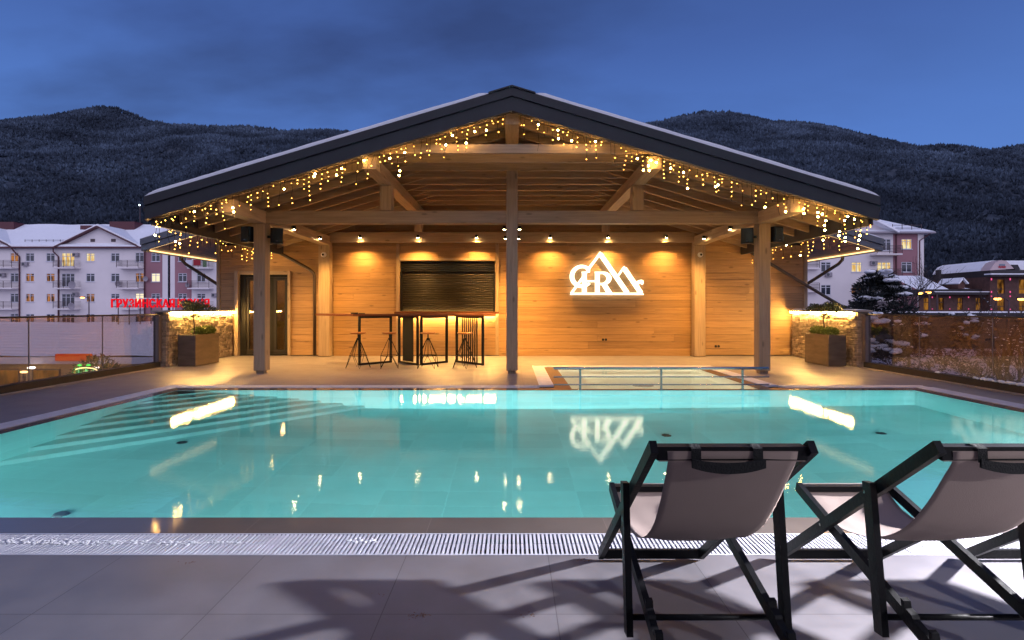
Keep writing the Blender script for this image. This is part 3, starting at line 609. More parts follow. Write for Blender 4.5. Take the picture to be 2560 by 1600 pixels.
for xx, nm in zip(wl, names):
    X, _ = px(xx, 590, 14.2); lamp_body(X, 14.20, 3.19, nm, 'spotlights along the wall beam', 300)
for s_, sn in ((-1, 'left'), (1, 'right')):
    for yy, yn in ((11.8, 'nearer'), (13.4, 'farther')):
        t = lamp_body(s_*4.76, yy, 3.06, f'black spotlight on the inside of the {sn} roof beam, {yn} one', 'spotlights on the side beams', 640, 'none')
        MB().box(s_*4.79, s_*4.83, yy-.012, yy+.012, 3.05, 3.07).build('bracket', M['black'], t)
        t = lamp_body(s_*.165, yy, 3.06, f'black spotlight on the {sn} side of the middle beam, {yn} one behind the centre post', 'spotlights on the middle beam', 640, 'none')
        MB().box(s_*.10, s_*.13, yy-.012, yy+.012, 3.05, 3.07).build('bracket', M['black'], t)
# ================================================================== SPEAKERS, CAMERAS, SOCKETS
def speaker(x, y, z, rz, lab):
    t = thing('loudspeaker', lab, 'loudspeaker', (x, y, z), 'loudspeakers on the canopy posts')
    def rot(m):
        c, s = math.cos(rz), math.sin(rz); m.v = [(x+(p[0]-x)*c-(p[1]-y)*s, y+(p[0]-x)*s+(p[1]-y)*c, p[2]) for p in m.v]; return m
    rot(MB().prism([(x-.115, y+.09), (x-.115, y-.06), (x-.095, y-.085), (x+.095, y-.085), (x+.115, y-.06), (x+.115, y+.09), (x+.06, y+.13), (x-.06, y+.13)], z-.15, z+.15, axis=2)).build('cabinet', M['blackp'], t)
    rot(MB().box(x-.09, x+.09, y-.092, y-.087, z-.12, z+.13)).build('grille', M['web'], t)
    rot(MB().box(x-.02, x+.02, y-.096, y-.0925, z-.115, z-.10)).build('badge', M['steel'], t)
    return t
SPK = [(-5.21, 10.66, 2.74, -.35, 'black loudspeaker on the outer side of the left front post'), (-4.67, 10.72, 2.72, .45, 'black loudspeaker on the inner side of the left front post'),
       (4.67, 10.72, 2.72, -.45, 'black loudspeaker on the inner side of the right front post'), (5.21, 10.66, 2.74, .35, 'black loudspeaker on the outer side of the right front post')]
for a in SPK:
    t = speaker(*a); s_ = 1 if a[0] > 0 else -1; inner = abs(a[0]) < 4.95
    xi = s_*4.95+(s_*.1126 if not inner else -s_*.1126)
    MB().bar((xi, 10.68, a[2]-.02), (a[0]+(.10 if a[0] < xi else -.10), 10.70, a[2]-.02), .03, .05).build('bracket', M['black'], t)
for s_, sn in ((-1, 'left'), (1, 'right')):
    X = s_*4.95; Y = 14.205; t = thing('security_camera', f'white round security camera high on the {sn} pilaster', 'camera', (X, Y, 2.69), 'security cameras on the pilasters')
    m = MB().lathe((0, 0, 0), [(.001, .075), (.03, .072), (.055, .055), (.066, .03), (.07, 0)], 20); m.v = [(X+p[0], Y-p[2], 2.69+p[1]) for p in m.v]; m.build('housing', M['white'], t, smooth=True)
    m = MB().lathe((0, 0, 0), [(.001, .09), (.018, .086), (.03, .07), (.032, .06)], 16); m.v = [(X+p[0], Y-p[2], 2.688+p[1]) for p in m.v]; m.build('lens', M['black'], t, smooth=True)
for (cx, cy, lab) in ((725, 993, 'dark double wall socket low on the planks under the lit sign'), (1693, 1050, 'dark double wall socket near the floor right of the right pilaster')):
    X, Z = px(1300+cx/3.436, 560+cy/3.436, 14.55); t = thing('wall_socket', lab, 'socket', (X, 14.549, Z), 'wall sockets')
    for k in (-1, 1): MB().add(*(lambda mm: (mm.v, mm.f))(MB().prism([(X+k*.04+.032*math.cos(a*math.pi/6), Z+.032*math.sin(a*math.pi/6)) for a in range(12)], 14.53, 14.549))).build('socket_plate', M['dark'], t)
# ================================================================== LIT SIGN (letters and mountains)
sg = thing('illuminated_sign', 'white glowing CHR sign with two mountain peaks on the plank wall', 'sign', (1.8, 14.5, 2.0))
K = 9.308
def sp2(p, Y=14.46): return px(1380+p[0]/K, 600+p[1]/K, Y)
ctr = [0]
def piece(polys, name):
    m = MB()
    for poly in polys:
        ctr[0] += 1; y0 = 14.455-.0007*ctr[0]; m.prism([sp2(p) for p in poly], y0, 14.535)
    return m.build(name, M['sign'], sg)
def seg2(a, b, w, w2=None):
    w2 = w if w2 is None else w2; d = np.array(b, float)-np.array(a, float); d /= np.hypot(*d); n_ = np.array([-d[1], d[0]])
    return [tuple(np.array(a)+n_*w/2), tuple(np.array(b)+n_*w2/2), tuple(np.array(b)-n_*w2/2), tuple(np.array(a)-n_*w/2)]
def arc(c, r, t0, t1, n_, wf):
    out = []; P = []
    for i in range(n_+1):
        t = t0+(t1-t0)*i/n_; P.append(((c[0]+r[0]*math.cos(R(t)), c[1]-r[1]*math.sin(R(t))), (c[0]+(r[0]-wf(i/n_))*math.cos(R(t)), c[1]-(r[1]-wf(i/n_))*math.sin(R(t)))))
    for a, b in zip(P, P[1:]): out.append([a[0], b[0], b[1], a[1]])
    return out
piece([[(420, 1275), (455, 1227), (2105, 1227), (2140, 1275)]], 'base_bar')
piece([seg2((452, 1240), (735, 850), 52), seg2((872, 650), (1105, 335), 55), [(1050, 365), (1120, 265), (1175, 345), (1090, 385)], seg2((1128, 322), (1760, 1232), 98)], 'large_peak')
piece([[(1500, 790), (1540, 800), (1665, 620), (1625, 745), (1550, 850)], [(1620, 690), (1680, 605), (1735, 690), (1645, 718)], seg2((1688, 660), (2075, 1232), 98)], 'small_peak')
piece([[(1965, 1010), (1990, 960), (2030, 935), (2040, 1000), (2015, 1030), (2030, 1080), (1990, 1090)], [(2028, 934), (2080, 925), (2125, 945), (2128, 1010), (2105, 1038), (2085, 1020), (2070, 1000), (2038, 992)]], 'letter_r')
piece(arc((690, 845), (272, 268), 50, 318, 30, lambda u: 55+42*math.sin(math.pi*min(1, max(0, u*1.05)))**1.0)+[[(800, 610), (885, 640), (880, 755), (800, 740), (815, 700), (780, 660)]], 'letter_c')
piece([[(705, 770), (805, 770), (805, 1228), (705, 1228)], [(692, 740), (835, 735), (815, 772), (705, 772)], [(806, 937), (1009, 937), (1009, 977), (806, 977)]], 'letter_h')
piece([[(1010, 770), (1105, 770), (1105, 1228), (1010, 1228)], [(995, 738), (1190, 738), (1190, 788), (1106, 788), (1010, 769)], [(1106, 1000), (1180, 1000), (1180, 1045), (1106, 1045)]]+arc((1190, 892), (188, 154), 90, -92, 16, lambda u: 50+48*math.sin(math.pi*u))+[[(1165, 1046), (1262, 1020), (1395, 1226), (1275, 1226)]], 'letter_r')
MB().box(*[sp2((440, 0))[0], sp2((2120, 0))[0]], 14.536, 14.548, sp2((0, 1268))[1], sp2((0, 1235))[1]).build('back_rail', M['dark'], sg)
# ================================================================== BAR TABLE + STOOLS
bt = thing('bar_table', 'long high bar table with angular black steel frames and wooden slab top', 'table', (-2.3, 12.5, 0))
poly = [(-4.82, 13.25), (-3.55, 12.06), (-2.1, 11.98), (-.60, 12.0), (-.36, 12.1), (-.45, 13.05), (-1.4, 12.98), (-2.2, 12.75), (-3.0, 12.95)]
MB().prism(poly, 1.105, 1.155, axis=2).build('tabletop', M['table'], bt)
def frame(p, q, w=.045):
    m = MB(); P, Q = Vector((*p, 0)), Vector((*q, 0)); d = (Q-P).normalized()*.0225
    m.bar(P+d+Vector((0, 0, .001)), P+d+Vector((0, 0, 1.104)), w, w, up=(d[0], d[1], 0)); m.bar(Q-d+Vector((0, 0, .001)), Q-d+Vector((0, 0, 1.104)), w, w, up=(d[0], d[1], 0))
    m.bar(P+2*d+Vector((0, 0, .0235)), Q-2*d+Vector((0, 0, .0235)), w-.004, w-.002); m.bar(P+2*d+Vector((0, 0, 1.081)), Q-2*d+Vector((0, 0, 1.081)), w-.004, w-.002)
    return m.build('leg_frame', M['black'], bt)
frame((-3.45, 12.14), (-2.85, 12.78)); f2 = frame((-2.68, 12.78), (-2.11, 12.14)); frame((-2.055, 12.14), (-1.53, 12.78)); f3 = frame((-1.33, 12.88), (-.64, 12.12))
P, Q = Vector((-2.68, 12.78, 0)), Vector((-2.11, 12.14, 0))
MB().bar(P.lerp(Q, .22)+Vector((0, 0, .56)), P.lerp(Q, .76)+Vector((0, 0, .56)), .01, 1.0).build('solid_panel', M['black'], f2)
P, Q = Vector((-1.33, 12.88, 0)), Vector((-.64, 12.12, 0)); m = MB()
for i in range(8):
    c = P.lerp(Q, .24+.53*i/7); m.bar(c+Vector((0, 0, .045)), c+Vector((0, 0, 1.058)), .016, .03, up=(1, -1, 0))
m.build('vertical_bars', M['black'], f3)
t = thing('ashtray', 'small low dark dish lying on the left part of the bar table', 'dish', (-3.62, 12.4, 1.156))
MB().lathe((-3.62, 12.4, 1.1555), [(.001, .006), (.055, .006), (.075, .03), (.09, .032), (.08, 0), (.001, 0)], 16).build('bowl', M['dark'], t, smooth=True)
MB().box(-3.52, -3.38, 12.38, 12.42, 1.1565, 1.175, .004).build('lid', M['dark'], t)
def stool(x, y, rz, label):
    t = thing('bar_stool', label, 'bar stool', (x, y, 0), 'bar stools at the high table')
    MB().lathe((x, y, .735), [(.001, 0), (.13, 0), (.158, .008), (.165, .022), (.158, .034), (.13, .03), (.06, .022), (.001, .02)], 26).build('seat', M['seat'], t, smooth=True)
    MB().cyl((x, y, .64), .013, .094, 12).cyl((x, y, .60), .022, .05, 12).build('screw_post', M['black'], t)
    for k in range(4):
        a = rz+math.pi/2*k; c, s = math.cos(a), math.sin(a); cx_, sx_ = -s, c
        foot = (x+.255*c, y+.255*s, .008)
        pts = [(x+.02*c+.008*cx_, y+.02*s+.008*sx_, .645), (x+.16*c+.10*cx_, y+.16*s+.10*sx_, .275), foot, (x+.16*c-.10*cx_, y+.16*s-.10*sx_, .275), (x+.02*c-.008*cx_, y+.02*s-.008*sx_, .645)]
        MB().tube(pts, .0065, 6).build('leg', M['black'], t)
    ring = [(x+.185*math.cos(2*math.pi*i/24), y+.185*math.sin(2*math.pi*i/24), .272) for i in range(25)]
    MB().tube(ring, .0065, 6).build('foot_ring', M['black'], t); return t
for xx, rz, lab in ((895.3, .4, 'leftmost of the four round wooden bar stools, before the first table frame'), (973.9, 1.0, 'round bar stool second from the left, by the first frame right leg'), (1070, .7, 'round bar stool third from the left, before the open middle frame'), (1162.2, .2, 'rightmost round bar stool, before the frame with vertical bars')):
    stool((xx-1280)/F*11.6, 11.6, rz, lab)
# ================================================================== STONE WALLS, PLANTERS, PLANTS
def stone_wall(s_, lab):
    t = thing('stone_wall', lab, 'wall', (s_*7.63, 13.1, 0), 'low stone walls beside the pavilion')
    xf = s_*7.50; m = MB(); z = .01
    while z < 1.19:
        h_ = random.uniform(.035, .07); h_ = min(h_, 1.195-z); y = 11.76
        while y < 14.44:
            l_ = min(random.uniform(.06, .20), 14.45-y); d = random.uniform(0, .035); tl = random.uniform(-.006, .006)
            m.box(xf-s_*d, xf+s_*.10, y+.002, y+l_-.002, z+.002+tl*.3, z+h_-.002, .004); y += l_
        x = .005
        while x < .25:
            l_ = min(random.uniform(.07, .2), .262-x); d = random.uniform(0, .02)
            m.box(s_*(7.50+x), s_*(7.50+x+l_-.003), 11.74-d, 11.759, z+.002, z+h_-.002, .003); x += l_
        z += h_
    w_ = m.build('stone_cladding', M['stone'], t)
    MB().box(s_*7.60, s_*7.76, 11.762, 14.45, .001, 1.195).build('core', M['cap'], t)
    MB().box(s_*7.425, s_*7.80, 11.66, 14.47, 1.197, 1.242, .008).build('wall_cap', M['cap'], t)
    MB().box(s_*7.43, s_*7.455, 11.80, 14.44, 1.165, 1.195).build('light_strip', M['led'], t)
    m = MB(); nx_, ny_ = 12, 60
    for j in range(ny_):
        for i in range(nx_):
            u = i/(nx_-1)*2-1; v = j/(ny_-1); m.v.append((s_*(7.62+u*.16), 11.70+v*2.7, 1.244+.022*(1-u*u)**.5*min(1, v*12+.05)**.5*(1+.3*mnoise.noise(Vector((u*2, v*9, s_))))))
    for j in range(ny_-1):
        for i in range(nx_-1): m.f.append((j*nx_+i, j*nx_+i+1, (j+1)*nx_+i+1, (j+1)*nx_+i))
    if s_ > 0: m.build('cap_snow', M['snow'], t, smooth=True, recalc=False)
stone_wall(-1, 'left low split stone wall with glowing light strip under its cap'); stone_wall(1, 'right low split stone wall with glowing light strip and snowy cap')
def leaves(m, c, rad, n_, size, flat=1.0, spike=1.0):
    for _ in range(n_):
        while True:
            p = Vector((random.uniform(-1, 1), random.uniform(-1, 1), random.uniform(-1, 1)))
            if p.length < 1: break
        q = Vector((c[0]+p.x*rad[0], c[1]+p.y*rad[1], c[2]+p.z*rad[2])); d = (Vector((p.x, p.y, p.z*.5+.3))+Vector((random.gauss(0, .5), random.gauss(0, .5), random.gauss(0, .4)))).normalized()
        s = d.orthogonal().normalized(); s.rotate(Matrix.Rotation(random.uniform(0, 6.28), 3, d)); l_ = size*random.uniform(.6, 1.4)
        m.add([q, q+d*l_*.5+s*l_*.16*spike, q+d*l_, q+d*l_*.5-s*l_*.16*spike], [(0, 1, 2, 3)])
def planter(s_, lab, treelab, sh):
    x0, x1 = s_*6.95, s_*7.34; t = thing('planter_box', lab, 'planter', (s_*7.14, 12.3, 0), 'slate planter boxes by the stone walls')
    xa, xb = min(x0, x1), max(x0, x1)
    MB().box(xa, xb, 11.86, 11.885, .012, .70, .002).box(xa, xb, 12.78, 12.805, .012, .70, .002).box(xa, xa+.022, 11.887, 12.778, .012, .70, .002).box(xb-.022, xb, 11.887, 12.778, .012, .70, .002).build('panels', M['planter'], t)
    MB().box(xa+.023, xb-.023, 11.887, 12.777, .60, .672).build('soil', M['soil'], t)
    tx = s_*7.13; ty = 12.10 if s_ < 0 else 12.35
    tr = thing('small_pine_tree', treelab, 'tree', (tx, ty, .672), 'small trees in the planters')
    tm = MB().tube([(tx, ty, .672), (tx+.012, ty, .85), (tx-.006, ty, 1.02), (tx+.01, ty, 1.2), (tx+.02, ty, 1.27)], [.016, .014, .013, .012, .009], 8)
    for k in range(9):
        a = random.uniform(0, 6.28); tm.tube([(tx+.01, ty, 1.10+.015*k), (tx+.16*math.cos(a), ty+.16*math.sin(a), 1.19+.01*k), (tx+.30*math.cos(a), ty+.30*math.sin(a), 1.22+.012*k)], [.008, .006, .003], 5)
    tm.build('trunk', M['bark'], tr)
    cm = MB()
    for k in range(26):
        a = random.uniform(0, 6.28); r_ = .36*math.sqrt(random.random()); c = (tx+r_*math.cos(a)*1.05, ty+r_*math.sin(a), 1.235+.10*(1-r_/.32)+random.uniform(-.03, .03)); leaves(cm, (c[0], c[1], c[2]+random.uniform(-.02, .10)), (.09, .09, .055), 75, .06)
    leaves(cm, (tx+.04, ty, 1.10), (.08, .08, .03), 120, .05); cm.build('crown', M['needle'], tr, recalc=False)
    for i, (sy, r_, lb) in enumerate(sh):
        c = (s_*7.10, sy, .70+r_*.5); sb = thing('low_shrub', lb, 'shrub', (c[0], sy, .672), 'low shrubs in the planters'); m = MB(); leaves(m, c, (.15, r_*1.25, r_*.75), 1600, .045); m.build('foliage', M['leaf'], sb, recalc=False)
        m = MB()
        for k in range(6): a = k; m.tube([(c[0], sy, .672), (c[0]+.07*math.cos(a), sy+.07*math.sin(a), .672+r_*.9)], [.005, .003], 4)
        m.build('stems', M['bark'], sb)
planter(-1, 'brown slate planter box standing before the left stone wall', 'little umbrella shaped pine in the left planter', ((12.28, .12, 'yellow green low shrub beside the left planter tree trunk'), (12.60, .13, 'dark green low shrub at the rear of the left planter')))
planter(1, 'brown slate planter box standing before the right stone wall', 'little umbrella shaped pine in the right planter', ((12.52, .13, 'drooping green shrub at the rear end of the right planter'), (12.05, .12, 'yellow green low shrub at the near end of the right planter')))
# added unseen block behind the camera, keeps the bright rear sky off the deck
hb = thing('sky_blocker_wall', 'added unseen tall wall behind the pool deck, blocking the bright rear sky', 'hotel', (0, -6, 0))
MB().box(-22, 22, -12, -6.05, -6, 12).build('wall', mat('blocker_render', (.22, .19, .18), .8, var=.1, vscale=.5), hb)
MB().box(-22.4, 22.4, -12.4, -5.5, 12.01, 12.3).build('roof', M['fascia'], hb)
# ================================================================== GLASS FENCES
def fence(s_, lab, joints):
    t = thing('glass_fence', lab, 'fence', (s_*7.65, 6, 0), 'glass balustrades of the pool deck'); X = s_*7.66; Y0, Y1 = -2.0, 11.66
    MB().box(s_*7.59, s_*7.74, Y0, Y1, .001, .13, .004).build('kerb', M['kerb'], t)
    MB().box(s_*7.50, s_*7.588, Y0, 11.7, .001, .018, .003).build('ledge', M['cap'], t)
    MB().box(s_*7.635, s_*7.685, Y0, Y1+.02, 1.135, 1.165, .004).build('top_rail', M['rail'], t)
    MB().box(s_*7.60, s_*7.72, 11.62, 11.735, .131, 1.134, .003).build('end_post', mat('end_post', (.14, .12, .12), .5), t)
    for a, b_ in zip(joints, joints[1:]): MB().box(X-.006, X+.006, a+.008, b_-.008, .131, 1.134).build('glass_panel', M['glassr'], t)
    for a in joints[1:-1]:
        MB().box(X-.007, X+.007, a-.006, a+.006, .131, 1.134).build('joint_strip', mat('joint', (.16, .16, .18), .3), t)
jl = [11.6, 10.1, 8.56, 7.0, 5.5, 4.0, 2.5, 1.0, -.5, -2.0][::-1]
fence(-1, 'tinted glass balustrade with dark top rail along the left deck edge', jl); fence(1, 'tinted glass balustrade with dark top rail along the right deck edge', [-2, -.5, 1, 2.5, 4, 5.6, 7.15, 8.65, 10.15, 11.6] if 0 else [-2.0, -.5, 1.0, 2.5, 4.0, 5.5, 7.0, 8.6, 10.15, 11.6])
for (y0, y1, w_, lab) in ((7.9, 9.0, .07, 'long strip of lumpy snow on the right dark kerb near the frame edge'), (9.6, 9.75, .05, 'small single lump of snow on the right dark kerb')):
    m = MB()
    for k in range(int((y1-y0)*40)):
        yy = random.uniform(y0, y1); r_ = random.uniform(.012, .034); m.ball((7.62+random.uniform(-.02, .05), yy, .13+r_*.5), r_, 7, 5, (1, 1.3, .8), .15)
    tag(m.build('kerb_snow', M['snow'], smooth=True), lab, 'snow', 'snow lumps on the right kerb')
# ================================================================== SPA HANDRAIL
hr = thing('handrail', 'low polished steel handrail with three posts between pool and spa', 'handrail', (2.37, 8.6, 0))
for xx in (1.085, 2.375, 3.67):
    MB().cyl((xx, 8.595, -.004), .019, .318, 14).lathe((xx, 8.595, -.004), [(.045, 0), (.045, .008), (.02, .014)], 14).build('post', M['steel'], hr, smooth=False)
for i, (zz, r_) in enumerate(((.335, .022), (.20, .011), (.078, .011))):
    MB().tube([(.66, 8.595 if i == 0 else 8.57, zz), (4.08, 8.595 if i == 0 else 8.57, zz)], r_, 12).build('rail', M['steel'], hr, smooth=True)
# ================================================================== DECKCHAIRS
def deckchair(X, label):
    t = thing('deckchair', label, 'deckchair', (X, 2.2, 0), 'folding deckchairs at the pool edge')
    bp = M['blackp']
    def rail(side, p, q, hw, w=.024, h=.043): return MB().bar((X+side*hw, *p), (X+side*hw, *q), w, h)
    At, Af = (1.745, .850), (2.79, .022)
    for s_ in (-1, 1):
        rail(s_, At, Af, .257).build('back_rail', bp, t)
        rail(s_, (2.675, .415), (1.30, .004), .222, .024, .045).build('seat_rail', bp, t)
        c = rail(s_, (2.045, .64), (1.975, .105), .288, .024, .048).build('prop_leg', bp, t)
        m = MB().tube([(X+s_*.302, 2.053, .60), (X+s_*.24, 2.053, .60)], .006, 8).tube([(X+s_*.272, 2.40, .335), (X+s_*.205, 2.40, .335)], .006, 8); m.build('bolts', M['steel'], t)
        for k in range(3):
            m = MB(); yy = 1.92-k*.13; zz = .415-(2.675-yy)*.2989+.022; m.prism([(yy-.028, zz-.004), (yy+.028, zz+.006), (yy+.034, zz+.04), (yy+.018, zz+.036), (yy+.012, zz+.014), (yy-.02, zz+.006)], X+s_*.222-.013, X+s_*.222+.013, axis=0)
            m.build('notch', bp, t)
    MB().tube([(X-.276, 1.985, .162), (X+.276, 1.985, .162)], .011, 12).build('prop_crossbar', bp, t, smooth=True)
    MB().bar((X-.2438, 1.775, .826), (X+.2438, 1.775, .826), .046, .044).build('top_bar', bp, t)
    MB().bar((X-.2438, 2.775, .036), (X+.2438, 2.775, .036), .022, .045).build('bottom_bar', bp, t)
    MB().bar((X-.2098, 2.665, .41), (X+.2098, 2.665, .41), .04, .026).build('front_bar', bp, t)
    prof_ = [(1.750, .835), (1.756, .800), (1.80, .73), (1.872, .62), (1.96, .515), (2.07, .43), (2.20, .368), (2.33, .335), (2.45, .328), (2.55, .345), (2.63, .382), (2.69, .425)]
    # resample smooth
    P = []
    for i in range(len(prof_)-1):
        p0, p1, p2, p3 = [np.array(prof_[max(0, min(len(prof_)-1, i+d))]) for d in (-1, 0, 1, 2)]
        for k in range(5):
            u = k/5; P.append(.5*((2*p1)+(-p0+p2)*u+(2*p0-5*p1+4*p2-p3)*u*u+(-p0+3*p1-3*p2+p3)*u**3))
    P.append(np.array(prof_[-1])); m = MB(); nw = 17; nl = len(P); rows = []
    for lay in (0, 1):
        for j, p in enumerate(P):
            v = j/(nl-1); hw = .212-.012*math.sin(math.pi*v)
            for i in range(nw):
                u = i/(nw-1)*2-1
                sag = -.022*(1-u*u)*math.sin(math.pi*min(1, v*1.05))+.006*mnoise.noise(Vector((u*1.5+X, v*5, 0)))*math.sin(math.pi*v)+.004*math.sin(u*9+v*14+X)*abs(u)*math.sin(math.pi*v)
                m.v.append((X+u*hw, p[0]-sag*.35-.0008*lay, p[1]+sag*.9-.0016*lay))
    o_ = nl*nw
    for j in range(nl-1):
        for i in range(nw-1):
            a = j*nw+i; m.f.append((a, a+1, a+nw+1, a+nw)); m.f.append((o_+a, o_+a+nw, o_+a+nw+1, o_+a+1))
        m.f.append((j*nw, (j+1)*nw, o_+(j+1)*nw, o_+j*nw)); m.f.append((j*nw+nw-1, o_+j*nw+nw-1, o_+(j+1)*nw+nw-1, (j+1)*nw+nw-1))
    cv = m.build('canvas', M['canvas'], t, smooth=True)
    MB().bar((X-.238, 1.762, .808), (X+.238, 1.762, .808), .016, .016).build('canvas_hem_bar', M['canvas'], cv)
    # carrying handle of webbing
    hd = MB()
    for s_ in (-1, 1):
        xx = X+s_*.10-.02; pts = [(xx, 1.803, .79), (xx, 1.805, .845), (xx, 1.775, .853), (xx, 1.744, .845), (xx, 1.742, .80)]
        for p, q in zip(pts, pts[1:]): hd.bar(p, q, .032, .006, up=(1, 0, 0)) if 0 else hd.add([(p[0]-.016, p[1], p[2]), (p[0]+.016, p[1], p[2]), (q[0]+.016, q[1], q[2]), (q[0]-.016, q[1], q[2])], [(0, 1, 2, 3)])
    for i in range(16):
        u0, u1 = -1+i/8, -1+(i+1)/8; z_ = lambda u: .800-.016*(1-u*u); x_ = lambda u: X-.02+u*.118; w_ = lambda u: .014+.003*(1-u*u); y_ = 1.727
        hd.add([(x_(u0), y_, z_(u0)-w_(u0)), (x_(u1), y_, z_(u1)-w_(u1)), (x_(u1), y_, z_(u1)+w_(u1)), (x_(u0), y_, z_(u0)+w_(u0)), (x_(u0), y_+.008, z_(u0)-w_(u0)), (x_(u1), y_+.008, z_(u1)-w_(u1)), (x_(u1), y_+.008, z_(u1)+w_(u1)), (x_(u0), y_+.008, z_(u0)+w_(u0))], [(0, 1, 2, 3), (7, 6, 5, 4), (0, 4, 5, 1), (3, 2, 6, 7)])
    hd.build('carry_handle', M['web'], t, recalc=False)
    return t
deckchair(.715, 'black framed deckchair with taupe canvas, the left one seen whole')
deckchair(1.640, 'black framed deckchair with taupe canvas, the right one cut by the frame')
deckchair(2.60, 'black framed deckchair with taupe canvas standing beyond the right frame edge')
# ================================================================== ICICLE LIGHT STRINGS
bulb_me = None
def icicles(name_lab, pts, maxd, seed, n_per=(1, 5)):
    global bulb_me
    random.seed(seed); t = thing('icicle_light_string', name_lab, 'string lights', pts[0], 'icicle light strings hung from the canopy edge')
    MB().tube(pts, .004, 5).build('main_wire', M['black'], t)
    tot = sum((Vector(b)-Vector(a)).length for a, b in zip(pts, pts[1:])); d = .05; spots = []; wires = MB()
    seq = []
    while d < tot-.03:
        r = d
        for a, b in zip(pts, pts[1:]):
            l_ = (Vector(b)-Vector(a)).length
            if r <= l_: p = Vector(a).lerp(Vector(b), r/l_); break
            r -= l_
        k = len(seq) % 7; dl = [.18, .34, .10, .42, .24, .14, .36][k]*maxd*random.uniform(.75, 1.25); seq.append(1)
        q = [p]; zz = 0; nseg = max(2, int(dl/.07)); cur = p.copy()
        for s_ in range(nseg):
            cur = cur+Vector((random.gauss(0, .012), random.gauss(0, .008), -dl/nseg)); q.append(cur.copy())
        wires.tube(q, .0036, 4)
        for s_ in range(1, len(q)):
            if random.random() < .30+.75*max(0, min(1, .5+1.3*mnoise.noise(Vector((d*1.6, seed*3.1, 0))))): spots.append(q[s_])
        d += random.uniform(.07, .12)
    wires.build('drop_wires', M['black'], t)
    random.shuffle(spots); spots = spots[:98]
    if bulb_me is None:
        b1_ = MB().ball((0, 0, 0), .0085, 8, 5).build('bulb', M['bulb'], None, smooth=True); b2_ = MB().ball((0, 0, 0), .0155, 8, 5).build('bulb', M['bulb2'], None, smooth=True)
        b3_ = MB().ball((0, 0, 0), .0062, 8, 5).build('bulb', M['bulb'], None, smooth=True); bulb_me = (b1_.data, b2_.data, b3_.data); bpy.data.objects.remove(b3_); bpy.data.objects.remove(b1_); bpy.data.objects.remove(b2_)
    for p in spots:
        o = bpy.data.objects.new('bulb', bulb_me[random.choice((1, 0, 0, 2, 2, 2))]); C.objects.link(o); o.parent = t; o.location = p-Vector(pts[0])
yf = 9.27
for s_, sn in ((-1, 'left'), (1, 'right')):
    for k, (a, b_, nm) in enumerate(((.1, 1.6, 'nearest the ridge'), (1.64, 3.1, 'second from the ridge'), (3.14, 4.6, 'third from the ridge'), (4.64, 6.18, 'at the roof corner'))):
        icicles(f'icicle light string under the {sn} gable edge, {nm}', [(s_*a, yf, ru(a)-.03), (s_*b_, yf, ru(b_)-.03)], 1, 31+k+10*s_)
    for k, (a, b_, nm) in enumerate(((9.4, 11.0, 'nearer part'), (11.05, 12.6, 'middle part'), (12.65, 14.2, 'rear part'))):
        icicles(f'icicle light string along the {sn} side eaves, {nm}', [(s_*6.25, a, 2.90), (s_*6.25, b_, 2.90)], 1.15, 61+k+10*s_)
random.seed(99)
# ================================================================== DISTANT BUILDINGS
def window(b, x, z, w_, h_, Y, kind='dark', cols=2, reveal=True):
    fr = MB(); y0, y1 = Y-.03, Y+.12; e = .07
    fr.box(x-w_/2, x-w_/2+e, y0+.06, y1, z-h_/2, z+h_/2).box(x+w_/2-e, x+w_/2, y0+.06, y1, z-h_/2, z+h_/2).box(x-w_/2+e, x+w_/2-e, y0+.06, y1, z-h_/2, z-h_/2+e).box(x-w_/2+e, x+w_/2-e, y0+.06, y1, z+h_/2-e, z+h_/2)
    for i in range(1, cols): xx = x-w_/2+w_*i/cols; fr.box(xx-e*.7, xx+e*.7, y0+.06, y1, z-h_/2+e, z+h_/2-e)
    fr.box(x-w_/2+e, x+w_/2-e, y0+.055, y1, z+h_*.22, z+h_*.22+e*.9)
    fr.box(x-w_/2-.06, x+w_/2+.06, Y-.10, Y-.005, z-h_/2-.07, z-h_/2)
    f_ = fr.build('window', M['winframe'], b, recalc=False)
    MB().box(x-w_/2+e*.5, x+w_/2-e*.5, Y+.06, Y+.07, z-h_/2+e*.5, z+h_/2-e*.5).build('pane', {'dark': M['win'], 'lit': M['win_lit'], 'dim': M['win_dim'], 'white': M['cream']}[kind], f_, recalc=False)
def wall_with_holes(b, x0, x1, z0, z1, Y, holes, material, name='wall', depth=.25, top=None):
    xs_ = sorted({x0, x1, *[h[0]-h[2]/2 for h in holes], *[h[0]+h[2]/2 for h in holes]}); zs_ = sorted({z0, z1, *[h[1]-h[3]/2 for h in holes], *[h[1]+h[3]/2 for h in holes]})
    xs_ = [v for v in xs_ if x0 <= v <= x1]; zs_ = [v for v in zs_ if z0 <= v <= z1]; m = MB()
    for a, c in zip(xs_, xs_[1:]):
        for p, q in zip(zs_, zs_[1:]):
            mx_, mz = (a+c)/2, (p+q)/2
            if any(abs(mx_-h[0]) < h[2]/2 and abs(mz-h[1]) < h[3]/2 for h in holes): continue
            m.add([(a, Y, p), (c, Y, p), (c, Y, q), (a, Y, q)], [(0, 1, 2, 3)])
    for h in holes:
        a, c, p, q = h[0]-h[2]/2, h[0]+h[2]/2, h[1]-h[3]/2, h[1]+h[3]/2
        m.add([(a, Y, p), (c, Y, p), (c, Y, q), (a, Y, q), (a, Y+depth, p), (c, Y+depth, p), (c, Y+depth, q), (a, Y+depth, q)], [(0, 4, 5, 1), (1, 5, 6, 2), (2, 6, 7, 3), (3, 7, 4, 0)])
    if top: m.add([(x, Y, z) for x, z in top], [tuple(range(len(top)))])
    return m.build(name, material, b, recalc=False)
